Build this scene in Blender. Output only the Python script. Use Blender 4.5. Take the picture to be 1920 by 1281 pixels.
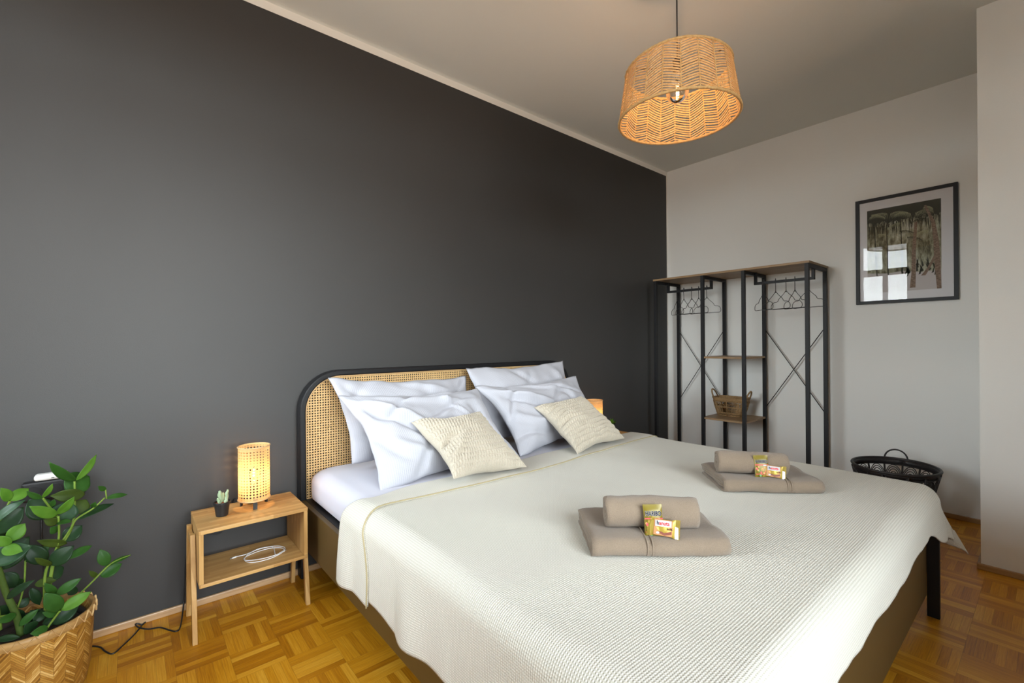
import bpy, math, random
import numpy as np
from mathutils import Vector, Matrix, noise
random.seed(7)
PI = math.pi
sc = bpy.context.scene
COL = sc.collection
for o in list(bpy.data.objects): bpy.data.objects.remove(o)

# ------------------------------------------------------------------ camera
F = 855.75; CX, CY = 960.0, 640.5
CR = Vector((0.76586788, -0.64295971, -0.00701507))
CU = Vector((0.00470102, -0.00531065, 0.99997485))
CF = Vector((0.64298079, 0.76588159, 0.00104469))
EYE = Vector((0, 0, 1.15))
cam = bpy.data.cameras.new('camera'); camo = bpy.data.objects.new('camera', cam); COL.objects.link(camo)
m = Matrix((CR, CU, -CF)).transposed().to_4x4(); m.translation = EYE
camo.matrix_world = m
cam.sensor_width = 36; cam.lens = F/1920*36; cam.clip_start = .02
sc.camera = camo
def at(px, py, ax, v):
    d = CF + CR*((px-CX)/F) - CU*((py-CY)/F)
    return EYE + d*((v-EYE[ax])/d[ax])

# ------------------------------------------------------------------ room numbers
D = 2.434; XB = 4.038; H = 2.80; XP = 3.253; YP = .2455; XW = -.90; YR = -1.7
WIN = [('window_1', 1.40, 2.33, .85, 2.66), ('window_2', -.75, 1.35, .85, 2.66)]

# ------------------------------------------------------------------ world, light, exposure
world = bpy.data.worlds.new('world'); sc.world = world; world.use_nodes = True
wt = world.node_tree; wt.nodes.clear()
wo = wt.nodes.new('ShaderNodeOutputWorld'); bg = wt.nodes.new('ShaderNodeBackground')
tc = wt.nodes.new('ShaderNodeTexCoord'); sx = wt.nodes.new('ShaderNodeSeparateXYZ'); cr = wt.nodes.new('ShaderNodeValToRGB')
wt.links.new(tc.outputs['Generated'], sx.inputs[0]); 
mr = wt.nodes.new('ShaderNodeMapRange'); mr.inputs[1].default_value = -.25; mr.inputs[2].default_value = .6
wt.links.new(sx.outputs[2], mr.inputs[0]); wt.links.new(mr.outputs[0], cr.inputs[0]); wt.links.new(cr.outputs[0], bg.inputs[0]); wt.links.new(bg.outputs[0], wo.inputs[0])
e = cr.color_ramp.elements
e[0].position = .0; e[0].color = (.30, .24, .20, 1); e[1].position = 1; e[1].color = (.80, .90, 1, 1)
for p_, c_ in ((.28, (.34, .27, .22, 1)), (.31, (.95, 1, 1, 1))):
    n_ = e.new(p_); n_.color = c_
bg.inputs[1].default_value = 34
def portal(y0, y1, z0, z1, rear=False):
    l = bpy.data.lights.new('window_portal', 'AREA'); l.shape = 'RECTANGLE'; l.size = y1-y0; l.size_y = z1-z0
    l.cycles.is_portal = True
    o = bpy.data.objects.new('window_portal', l); COL.objects.link(o)
    o.location = (XW-.12, (y0+y1)/2, (z0+z1)/2)
    o.rotation_euler = (PI/2, 0, -PI/2)
    if rear: o.location = ((y0+y1)/2, YR-.12, (z0+z1)/2); o.rotation_euler = (PI/2, 0, 0)
portal(*WIN[0][1:]); portal(*WIN[1][1:], rear=True)
sc.view_settings.view_transform = 'Standard'; sc.view_settings.look = 'None'
sc.view_settings.gamma = 1; sc.view_settings.use_curve_mapping = False
sc.view_settings.exposure = -0.05
sc.cycles.max_bounces = 8; sc.cycles.diffuse_bounces = 5; sc.cycles.glossy_bounces = 4
sc.cycles.transparent_max_bounces = 16; sc.cycles.caustics_reflective = False; sc.cycles.caustics_refractive = False
sc.cycles.sample_clamp_indirect = 6

# ------------------------------------------------------------------ node helper
class S:
    """socket wrapper with arithmetic"""
    def __init__(s, nt, k): s.nt = nt; s.k = k
    def _m(s, op, *a):
        n = s.nt.nodes.new('ShaderNodeMath'); n.operation = op
        for i, v in enumerate((s,)+a):
            if isinstance(v, S): s.nt.links.new(v.k, n.inputs[i])
            else: n.inputs[i].default_value = v
        return S(s.nt, n.outputs[0])
    def __add__(s, o): return s._m('ADD', o)
    __radd__ = __add__
    def __sub__(s, o): return s._m('SUBTRACT', o)
    def __mul__(s, o): return s._m('MULTIPLY', o)
    __rmul__ = __mul__
    def __truediv__(s, o): return s._m('DIVIDE', o)
    def __rsub__(s, o): return (s*-1)+o
    def __mod__(s, o): return s._m('FLOORED_MODULO', o)
    def floor(s): return s._m('FLOOR')
    def fract(s): return s._m('FRACT')
    def abs(s): return s._m('ABSOLUTE')
    def sin(s): return s._m('SINE')
    def lt(s, o): return s._m('LESS_THAN', o)
    def gt(s, o): return s._m('GREATER_THAN', o)
    def mn(s, o): return s._m('MINIMUM', o)
    def mx(s, o): return s._m('MAXIMUM', o)
    def pw(s, o): return s._m('POWER', o)
    def mix(s, a, b): return s*b + (1-s)*a        # self = factor
class MT:
    def __init__(s, name, rough=.6, col=(.5, .5, .5), metallic=0, spec=.5):
        s.m = bpy.data.materials.new(name); s.m.use_nodes = True; s.nt = s.m.node_tree
        s.b = s.nt.nodes['Principled BSDF']; s.out = s.nt.nodes['Material Output']
        s.b.inputs['Roughness'].default_value = rough; s.b.inputs['Base Color'].default_value = (*col, 1)
        s.b.inputs['Metallic'].default_value = metallic; s.b.inputs['Specular IOR Level'].default_value = spec
    def coords(s, kind='Object'):
        t = s.nt.nodes.new('ShaderNodeTexCoord'); q = s.nt.nodes.new('ShaderNodeSeparateXYZ')
        s.nt.links.new(t.outputs[kind], q.inputs[0]); s.vec = t.outputs[kind]
        return [S(s.nt, q.outputs[i]) for i in range(3)]
    def comb(s, x, y=0., z=0.):
        n = s.nt.nodes.new('ShaderNodeCombineXYZ')
        for i, v in enumerate((x, y, z)):
            if isinstance(v, S): s.nt.links.new(v.k, n.inputs[i])
            else: n.inputs[i].default_value = v
        return n.outputs[0]
    def white(s, vec):
        n = s.nt.nodes.new('ShaderNodeTexWhiteNoise'); s.nt.links.new(vec, n.inputs['Vector']); return S(s.nt, n.outputs['Value'])
    def noise(s, vec, scale, detail=3, rough=.55):
        n = s.nt.nodes.new('ShaderNodeTexNoise'); n.inputs['Scale'].default_value = scale; n.inputs['Detail'].default_value = detail
        n.inputs['Roughness'].default_value = rough
        if vec is not None: s.nt.links.new(vec, n.inputs['Vector'])
        return S(s.nt, n.outputs['Fac'])
    def ramp(s, f, stops):
        n = s.nt.nodes.new('ShaderNodeValToRGB'); s.nt.links.new(f.k, n.inputs[0]); el = n.color_ramp.elements
        el[0].position, el[0].color = stops[0][0], (*stops[0][1], 1); el[1].position, el[1].color = stops[-1][0], (*stops[-1][1], 1)
        for p, c in stops[1:-1]:
            x = el.new(p); x.color = (*c, 1)
        return n.outputs[0]
    def mixc(s, f, a, b):
        n = s.nt.nodes.new('ShaderNodeMix'); n.data_type = 'RGBA'
        if isinstance(f, S): s.nt.links.new(f.k, n.inputs[0])
        else: n.inputs[0].default_value = f
        for i, v in ((6, a), (7, b)):
            if isinstance(v, tuple): n.inputs[i].default_value = (*v, 1)
            else: s.nt.links.new(v, n.inputs[i])
        return n.outputs[2]
    def color(s, c): s.nt.links.new(c, s.b.inputs['Base Color'])
    def rough(s, f): s.nt.links.new(f.k, s.b.inputs['Roughness'])
    def bump(s, h, dist=.001, strength=1.):
        n = s.nt.nodes.new('ShaderNodeBump'); n.inputs['Distance'].default_value = dist; n.inputs['Strength'].default_value = strength
        s.nt.links.new(h.k, n.inputs['Height']); s.nt.links.new(n.outputs[0], s.b.inputs['Normal'])
    def holes(s, f):
        """f = 1 where there is a hole right through"""
        t = s.nt.nodes.new('ShaderNodeBsdfTransparent'); x = s.nt.nodes.new('ShaderNodeMixShader')
        s.nt.links.new(f.k, x.inputs[0]); s.nt.links.new(s.out.inputs[0].links[0].from_socket, x.inputs[1]); s.nt.links.new(t.outputs[0], x.inputs[2])
        s.nt.links.new(x.outputs[0], s.out.inputs[0])
    def translucent(s, fac, col):
        t = s.nt.nodes.new('ShaderNodeBsdfTranslucent'); x = s.nt.nodes.new('ShaderNodeMixShader'); x.inputs[0].default_value = fac
        if isinstance(col, tuple): t.inputs[0].default_value = (*col, 1)
        else: s.nt.links.new(col, t.inputs[0])
        s.nt.links.new(s.b.outputs[0], x.inputs[1]); s.nt.links.new(t.outputs[0], x.inputs[2]); s.nt.links.new(x.outputs[0], s.out.inputs[0])
def simple(name, col, rough=.6, metallic=0, spec=.5, bump=None):
    t = MT(name, rough, col, metallic, spec)
    if bump:
        t.coords(); t.bump(t.noise(t.vec, bump[0], 4), bump[1])
    return t.m
def glassy(name, refl=(1, 1, 1), tint=(1, 1, 1), rough=.0):
    m_ = bpy.data.materials.new(name); m_.use_nodes = True; nt = m_.node_tree; nt.nodes.clear()
    o = nt.nodes.new('ShaderNodeOutputMaterial'); g = nt.nodes.new('ShaderNodeBsdfGlossy'); t = nt.nodes.new('ShaderNodeBsdfTransparent')
    f = nt.nodes.new('ShaderNodeFresnel'); f.inputs[0].default_value = 1.5; x = nt.nodes.new('ShaderNodeMixShader')
    g.inputs['Color'].default_value = (*refl, 1); g.inputs['Roughness'].default_value = rough; t.inputs[0].default_value = (*tint, 1)
    nt.links.new(f.outputs[0], x.inputs[0]); nt.links.new(t.outputs[0], x.inputs[1]); nt.links.new(g.outputs[0], x.inputs[2]); nt.links.new(x.outputs[0], o.inputs[0])
    return m_
def emit(name, col, st):
    m_ = bpy.data.materials.new(name); m_.use_nodes = True; nt = m_.node_tree; nt.nodes.clear()
    o = nt.nodes.new('ShaderNodeOutputMaterial'); g = nt.nodes.new('ShaderNodeEmission'); g.inputs[0].default_value = (*col, 1); g.inputs[1].default_value = st
    nt.links.new(g.outputs[0], o.inputs[0]); return m_

# ------------------------------------------------------------------ materials
M = {}
def mk_walls():
    t = MT('white_wall_paint', .9, (.75, .755, .735), spec=.2); t.coords(); t.bump(t.noise(t.vec, 260, 3), .0006, .5); M['white_wall'] = t.m
    t = MT('ceiling_paint', .95, (.72, .73, .69), spec=.1); t.coords(); t.bump(t.noise(t.vec, 220, 3), .0005, .4); M['ceiling'] = t.m
    # dark paint that stops short of the ceiling and of the far corner
    t = MT('dark_wall_paint', .62, (.04, .04, .04), spec=.5); x, y, z = t.coords()
    f = z.lt(2.7576)*x.lt(XB-.018)*x.gt(XW+.02)*y.lt(D+.05)
    n = t.noise(t.vec, 1.3, 4); c = t.ramp(n, [(.3, (.0250, .0240, .0235)), (.7, (.0295, .0283, .0275))])
    t.color(t.mixc(f, (.70, .69, .65), c)); t.rough(f.mix(.9, .55)); t.bump(t.noise(t.vec, 300, 3), .0005, .4); M['dark_wall'] = t.m
mk_walls()
def mk_parquet():
    t = MT('oak_mosaic_parquet', .38, spec=.32); x, y, z = t.coords()
    P = .1582; X = (x-.279)/P; Y = (y-.067)/P
    cx, cy = X.floor(), Y.floor(); par = (cx+cy) % 2.0
    fx, fy = X-cx, Y-cy
    par = 1-par
    a = par.mix(fy, fx)          # across the strips
    l = par.mix(fx, fy)          # along the strips
    k = (a*6).floor(); fa = (a*6).fract()
    idv = t.comb(cx*7.13+k*1.37, cy*3.71+k*.11, par)
    rnd = t.white(idv)
    rnd2 = t.white(t.comb(cx, cy, 3.3))
    gv = t.comb(a*6*3.2+rnd*20, l*.55+rnd*37, rnd*11)
    g = t.noise(gv, 2.3, 6, .62)
    gv2 = t.comb(a*6*16, l*1.4+rnd*9, rnd*5)
    g2 = t.noise(gv2, 2.0, 3)
    g3 = t.noise(t.comb(a*6*7+rnd*3, l*.9+rnd*17, rnd*3), 3.1, 5, .7)
    tone = rnd*.36 + rnd2*.08 + g*.62 + g2*.18 + g3*.34 - .24
    col = t.ramp(tone, [(.12, (.17, .052, .002)), (.38, (.38, .138, .005)), (.6, (.54, .23, .010)), (.82, (.68, .35, .035))])
    gap = ((fa-.5).abs().gt(.478))._m('MAXIMUM', (l-.5).abs().gt(.4955))
    t.color(t.mixc(gap*.35, col, (.12, .05, .01)))
    t.rough(g*.14+.27)
    t.bump(g*.25+rnd*.25-gap*.5, .0009, .6); M['parquet'] = t.m
mk_parquet()
def wood(name, dark, mid, light, axis='x', rough=.5, sc_=1., strips=0):
    t = MT(name, rough, spec=.4); x, y, z = t.coords()
    v = {'x': (x*1.2, y*22, z*22), 'y': (x*22, y*1.2, z*22), 'z': (x*22, y*22, z*1.2)}[axis]
    g = t.noise(t.comb(*v), 2.2*sc_, 5, .6)
    tone = g
    if strips:
        q = {'x': y, 'y': x, 'z': x+y}[axis]; l = {'x': x, 'y': y, 'z': z}[axis]
        r = t.white(t.comb((q*strips).floor(), (l*4+(q*strips).floor()*.37).floor(), 1)); tone = g*.75+r*.3-.03
    t.color(t.ramp(tone, [(.25, dark), (.5, mid), (.75, light)])); t.bump(g, .0004, .4); M[name] = t.m
wood('bamboo', (.35, .185, .055), (.46, .265, .09), (.56, .35, .14), 'x', .45, 1, 55)
wood('bamboo_upright', (.35, .185, .055), (.46, .265, .09), (.56, .35, .14), 'z', .45, 1, 55)
wood('shelf_oak', (.20, .125, .062), (.28, .18, .092), (.36, .245, .135), 'y', .5)
wood('baseboard_oak', (.28, .155, .07), (.42, .26, .135), (.52, .35, .20), 'x', .4)
wood('baseboard_oak_cross', (.22, .115, .04), (.33, .185, .075), (.44, .27, .12), 'y', .4)
wood('planter_rim', (.22, .11, .03), (.32, .18, .06), (.42, .26, .10), 'x', .5)
wood('cane_trim', (.45, .27, .12), (.6, .38, .18), (.66, .45, .24), 'x', .5)
M['black_metal'] = simple('black_powder_coated_metal', (.010, .0105, .012), .5, spec=.3)
M['black_wire'] = simple('black_wire', (.006, .006, .007), .4)
M['bed_black'] = simple('black_lacquered_wood', (.007, .007, .008), .42, spec=.3)
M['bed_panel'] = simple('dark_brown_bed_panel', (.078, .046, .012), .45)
M['black_plastic'] = simple('black_plastic', (.010, .010, .011), .4)
M['white_plastic'] = simple('white_plastic', (.78, .78, .75), .35)
M['white_frame'] = simple('white_window_lacquer', (.8, .8, .78), .4)
M['picture_frame'] = simple('charcoal_picture_frame', (.012, .015, .019), .5, spec=.3)
M['mat_board'] = simple('white_mat_board', (.82, .81, .83), .9)
M['glass'] = glassy('clear_glass', refl=(.27, .27, .27))
M['pane'] = glassy('window_glass', tint=(.97, .98, .98))
M['bulb_glass'] = glassy('bulb_glass', tint=(1, .93, .82))
M['filament'] = emit('warm_filament', (1, .60, .28), 14)
M['filament2'] = emit('warm_filament_small', (1, .66, .35), 22)
def fabric(name, col, col2, rough=.95, fuzz=900, dist=.0006, sheen=.2):
    t = MT(name, rough, spec=.15); t.coords(); n = t.noise(t.vec, fuzz, 3, .7)
    n2 = t.noise(t.vec, 14, 3)
    t.color(t.ramp(n*.7+n2*.3, [(.3, col), (.7, col2)])); t.bump(n, dist, 1); t.b.inputs['Sheen Weight'].default_value = sheen
    return t
t = fabric('taupe_terry', (.195, .145, .102), (.262, .20, .145), fuzz=420, dist=.0022)
x, y, z = t.coords()
M['terry'] = t.m
M['terry_band'] = fabric('taupe_woven_border', (.20, .152, .108), (.25, .19, .14), fuzz=900, dist=.0004).m
t = MT('white_sheet', .85, (.54, .54, .61), spec=.1); t.coords(); t.bump(t.noise(t.vec, 7, 3), .004, .35); t.b.inputs['Sheen Weight'].default_value = .1; M['sheet'] = t.m
def mk_pillow():
    t = MT('white_seersucker', .85, (.41, .41, .45), spec=.1); x, y, z = t.coords('UV')
    s = (x*2*PI*105).sin(); n = t.noise(t.comb(x*8, y*8), 22, 3)
    t.bump(s*.35+n*.9, .0009, .6); t.b.inputs['Sheen Weight'].default_value = .1; M['pillow'] = t.m
    t = MT('cream_ruched_cotton', .9, spec=.1); x, y, z = t.coords('UV'); t.coords('Object'); n = t.noise(t.vec, 300, 3)
    t.color(t.ramp(n, [(.3, (.40, .350, .275)), (.7, (.475, .425, .345))])); t.bump(n, .0008, .6); t.b.inputs['Sheen Weight'].default_value = .2; M['cushion'] = t.m
mk_pillow()
def mk_blanket():
    t = MT('cream_waffle_cotton', .92, spec=.1); x, y, z = t.coords('UV')
    a = (x*2*PI/.0064).sin(); b = (y*2*PI/.0064).sin()
    h = a*.5+.5; g = b*.5+.5
    hh = h*g
    t.color(t.ramp(hh, [(.0, (.53, .505, .435)), (.5, (.66, .635, .57))]))
    t.bump(hh, .0015, .8); t.b.inputs['Sheen Weight'].default_value = .1; M['blanket'] = t.m
    M['piping'] = simple('ochre_piping', (.36, .30, .17), .9)
mk_blanket()
def mk_cane():
    # flat sheet of cane webbing for the headboard: real holes at a 13 mm pitch
    t = MT('cane_webbing', .6, spec=.3); x, y, z = t.coords(); p = .0128
    def dots(u, v, r, ox=0.):
        fu = (u/p+ox).fract()-.5; fv = (v/p+ox).fract()-.5
        return (fu*fu+fv*fv).lt(r*r)
    n = t.noise(t.vec, 90, 3)
    t.color(t.ramp(n, [(.3, (.50, .315, .125)), (.7, (.68, .47, .23))]))
    st = ((x+z)*2*PI/p*2).sin()*((x-z)*2*PI/p*2).sin()
    t.bump(st, .0006, .7)
    t.holes(dots(x, z, .315)); M['cane'] = t.m
    for nm, R_, rad, k in (('cane_shade', .06, .27, 30),):
        t = MT(nm, .6, spec=.2); x, y, z = t.coords('UV')
        u = x*k; v = z*0+y*19
        fu = u.fract()-.5; fv = v.fract()-.5
        t.b.inputs['Base Color'].default_value = (.72, .50, .24, 1)
        t.translucent(.5, (.85, .52, .22))
        edge = y.gt(.035)*y.lt(.965)
        t.holes((fu*fu+fv*fv).lt(.29*.29)*edge); M[nm] = t.m
    t = MT('rattan_strip', .6, spec=.2); t.coords(); n = t.noise(t.vec, 120, 3)
    c = t.ramp(n, [(.3, (.48, .30, .115)), (.7, (.70, .50, .235))]); t.color(c); t.translucent(.28, (.80, .45, .17)); M['rattan'] = t.m
    t = MT('seagrass_basket', .7, spec=.25); t.coords(); n = t.noise(t.vec, 160, 3)
    t.color(t.ramp(n, [(.3, (.20, .115, .05)), (.7, (.38, .245, .115))])); M['wicker'] = t.m
    t = MT('black_wicker', .5, spec=.4); t.coords(); n = t.noise(t.vec, 160, 3)
    t.color(t.ramp(n, [(.3, (.012, .010, .010)), (.7, (.035, .030, .030))])); t.bump(n, .001, .6); M['black_wicker'] = t.m
mk_cane()
def mk_basket():
    t = MT('woven_bamboo_planter', .5, spec=.35); x, y, z = t.coords('UV')    # u, v in metres round the wall
    W = .031; u = x/W; c = u.floor(); f = u-c
    par = c % 2.0
    sgn = par*2-1
    w = (y + (f-.5)*sgn*W*1.05)/.0072
    k = w.floor(); fw = w-k
    r = t.white(t.comb(c*1.7, k*2.3, 1.1)); r2 = t.white(t.comb(k*5.3, (u*.5+k*.31).floor(), 2.1))
    n = t.noise(t.comb(f*3, w*.5, r*9), 2, 4)
    ed = ((fw-.5).abs().gt(.43)).mx(((f-.5).abs().gt(.475))*(r2.gt(.45)))
    tone = r*.55+r2*.25+n*.3
    col = t.ramp(tone, [(.12, (.13, .05, .006)), (.42, (.27, .12, .016)), (.68, (.37, .19, .035)), (.88, (.55, .34, .11))])
    t.color(t.mixc(ed*.6, col, (.09, .035, .006))); t.bump(ed*-1.0+r*.6, .0022, .9); M['planter'] = t.m
mk_basket()
def leafm(name, a, b, rough=.3, tr=(.12, .3, .02), f=.15):
    t = MT(name, rough+.14, spec=.16); t.coords(); n = t.noise(t.vec, 30, 3); c = t.ramp(n, [(.3, a), (.7, b)]); t.color(c); t.translucent(f, tr); M[name] = t.m
leafm('leaf_dark', (0.00748, 0.02312, 0.00748), (0.01496, 0.03944, 0.01224), .28, (.02, .08, .01), .1)
leafm('leaf_mid', (0.01904, 0.0646, 0.00952), (0.0306, 0.0918, 0.01496), .3, (.05, .2, .01))
leafm('leaf_bright', (0.0612, 0.1564, 0.01496), (0.102, 0.2244, 0.0272), .35, (.2, .5, .03), .2)
leafm('leaf_grey', (0.01496, 0.0442, 0.01768), (0.0306, 0.068, 0.0306), .26, (.03, .1, .02), .1)
leafm('leaf_olive', (0.0306, 0.051, 0.0068), (0.051, 0.0816, 0.01224), .4, (.1, .2, .01), .2)
leafm('trunk_green', (.035, .06, .010), (.06, .10, .02), .5, (.1, .2, .02), .05)
leafm('stem_green', (0.105, 0.175, 0.021), (0.168, 0.252, 0.042), .5, (.2, .4, .05), .1)
leafm('cactus_green', (.22, .30, .17), (.42, .50, .33), .6, (.2, .4, .1), .05)
M['soil'] = simple('potting_soil', (.018, .011, .007), .95, bump=(60, .01))
M['terracotta'] = simple('terracotta_gravel', (.32, .10, .05), .9, bump=(200, .004))
M['cable_white'] = simple('white_cable', (.75, .74, .72), .45)

# ------------------------------------------------------------------ mesh helpers
class MB:
    def __init__(s): s.v = []; s.f = []; s.uv = []; s.mi = []; s.cur = 0
    def add(s, vs, fs, uvs=None):
        b = len(s.v); s.v += [tuple(p) for p in vs]
        for i, q in enumerate(fs):
            s.f.append([b+j for j in q]); s.mi.append(s.cur); s.uv.append([uvs[j] for j in q] if uvs else None)
    def box(s, x0, y0, z0, x1, y1, z1, M_=None):
        P = [Vector((x, y, z)) for z in (z0, z1) for y in (y0, y1) for x in (x0, x1)]
        if M_: P = [M_ @ p for p in P]
        s.add(P, [(0, 2, 3, 1), (4, 5, 7, 6), (0, 1, 5, 4), (2, 6, 7, 3), (0, 4, 6, 2), (1, 3, 7, 5)])
    def beam(s, a, b, w, d, up=(0, 0, 1)):
        a = Vector(a); b = Vector(b); t = (b-a).normalized(); u = Vector(up)
        if abs(t.dot(u)) > .98: u = Vector((0, 1, 0))
        sd = t.cross(u).normalized(); u = sd.cross(t)
        P = []
        for c in (a, b):
            for i, j in ((-1, -1), (1, -1), (1, 1), (-1, 1)): P.append(c+sd*(i*w/2)+u*(j*d/2))
        s.add(P, [(3, 2, 1, 0), (4, 5, 6, 7), (0, 1, 5, 4), (1, 2, 6, 5), (2, 3, 7, 6), (3, 0, 4, 7)])
    def tube(s, pts, r, n=8, closed=False, flat=1., upv=None):
        pts = [Vector(p) for p in pts]; N = len(pts); rs = r if isinstance(r, (list, tuple)) else [r]*N
        prev = None; base = len(s.v); vs = []
        for i, p in enumerate(pts):
            if closed: t = pts[(i+1) % N]-pts[i-1]
            else: t = pts[min(i+1, N-1)]-pts[max(i-1, 0)]
            t.normalize()
            if upv is not None: u = Vector(upv)
            elif prev is None: u = Vector((0, 0, 1)) if abs(t.z) < .9 else Vector((1, 0, 0))
            else: u = prev
            u = (u-t*u.dot(t))
            if u.length < 1e-6: u = Vector((1, .1, 0)); u = u-t*u.dot(t)
            u.normalize(); prev = u; w = t.cross(u)
            for k in range(n):
                a = 2*PI*k/n; vs.append(p+u*(math.cos(a)*rs[i])+w*(math.sin(a)*rs[i]*flat))
        fs = []
        for i in range(N if closed else N-1):
            j = (i+1) % N
            for k in range(n): fs.append((i*n+k, i*n+(k+1) % n, j*n+(k+1) % n, j*n+k))
        if not closed: fs.append(tuple(range(n-1, -1, -1))); fs.append(tuple((N-1)*n+k for k in range(n)))
        s.add(vs, fs)
    def lathe(s, prof, c=(0, 0, 0), n=32, sx=1., sy=1., cap=True):
        vs = []; uvs = []; L = 0; fs = []; R = max(p[0] for p in prof)
        for i, (r, z) in enumerate(prof):
            if i: L += math.hypot(r-prof[i-1][0], z-prof[i-1][1])
            for k in range(n+1):
                a = 2*PI*k/n; vs.append((c[0]+r*math.cos(a)*sx, c[1]+r*math.sin(a)*sy, c[2]+z)); uvs.append((k/n*2*PI*R, L))
        for i in range(len(prof)-1):
            for k in range(n): fs.append((i*(n+1)+k, i*(n+1)+k+1, (i+1)*(n+1)+k+1, (i+1)*(n+1)+k))
        s.add(vs, fs, uvs)
    def grid(s, P, uvf=None, flip=False):
        R_ = len(P); C_ = len(P[0]); vs = [P[i][j] for i in range(R_) for j in range(C_)]
        uvs = [uvf(i, j) for i in range(R_) for j in range(C_)] if uvf else None
        fs = [(i*C_+j, i*C_+j+1, (i+1)*C_+j+1, (i+1)*C_+j) for i in range(R_-1) for j in range(C_-1)]
        if flip: fs = [q[::-1] for q in fs]
        s.add(vs, fs, uvs)
    def poly(s, P): s.add(P, [tuple(range(len(P)))])
    def build(s, name, mat, parent=None, smooth=False, bevel=0, loc=None, solid=0, weld=False):
        me = bpy.data.meshes.new(name)
        org = Vector(loc) if loc is not None else Vector((0, 0, 0))
        me.from_pydata([Vector(p)-org for p in s.v], [], s.f)
        for mm in (mat if isinstance(mat, list) else [mat]): me.materials.append(mm)
        me.polygons.foreach_set('material_index', s.mi)
        if any(u is not None for u in s.uv):
            l = me.uv_layers.new(name='UVMap'); flat = []
            for u, q in zip(s.uv, s.f): flat += [c for p in (u or [(0, 0)]*len(q)) for c in p]
            l.data.foreach_set('uv', flat)
        if smooth: me.polygons.foreach_set('use_smooth', [True]*len(me.polygons))
        me.update()
        o = bpy.data.objects.new(name, me); COL.objects.link(o)
        if parent is not None: o.parent = parent; o.location = org-Vector(parent.location) if parent.parent is None else org-Vector(parent.location)-Vector(parent.parent.location)
        else: o.location = org
        if weld: w = o.modifiers.new('weld', 'WELD'); w.merge_threshold = 1e-5
        if bevel:
            b = o.modifiers.new('bevel', 'BEVEL'); b.width = bevel; b.segments = 2; b.limit_method = 'ANGLE'; b.angle_limit = .7
        if solid:
            b = o.modifiers.new('solidify', 'SOLIDIFY'); b.thickness = solid; b.offset = -1
        return o
def part(name, mb, mat, parent, label=None, **k):
    """mesh in world coordinates put under a thing (things are never rotated or scaled unless said)"""
    o = mb.build(name, mat, None, **k)
    loc = Vector(o.location)
    o.parent = parent
    o.matrix_parent_inverse = wm(parent).inverted(); 
    if label: o['label'] = label
    return o
def wm(o):
    b = Matrix.LocRotScale(o.location, o.rotation_euler, o.scale)
    if o.parent: return wm(o.parent) @ o.matrix_parent_inverse @ b
    return b
def thing(name, label, cat, loc, group=None, rz=0):
    o = bpy.data.objects.new(name, None); COL.objects.link(o); o.location = loc; o.rotation_euler = (0, 0, rz); o.empty_display_size = .05
    o['label'] = label; o['category'] = cat
    if group: o['group'] = group
    return o
def tag(o, label, cat, group=None):
    o['label'] = label; o['category'] = cat
    if group: o['group'] = group
    return o
def struct(o): o['kind'] = 'structure'; return o
def localpart(name, mb, mat, parent, label=None, **k):
    """mesh given in the parent's own coordinates"""
    o = mb.build(name, mat, None, **k); o.parent = parent
    if label: o['label'] = label
    return o
def smoothstep(a, b, x):
    t = max(0, min(1, (x-a)/(b-a))); return t*t*(3-2*t)
def spline(P, n=8, closed=False):
    P = [Vector(p) for p in P]; out = []; N = len(P)
    for i in range(N if closed else N-1):
        if closed: p0, p1, p2, p3 = P[i-1], P[i], P[(i+1) % N], P[(i+2) % N]
        else: p0, p1, p2, p3 = P[max(i-1, 0)], P[i], P[i+1], P[min(i+2, N-1)]
        for k in range(n):
            t = k/n; out.append(.5*((2*p1)+(p2-p0)*t+(2*p0-5*p1+4*p2-p3)*t*t+(3*p1-p0-3*p2+p3)*t**3))
    if not closed: out.append(P[-1])
    return out

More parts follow.
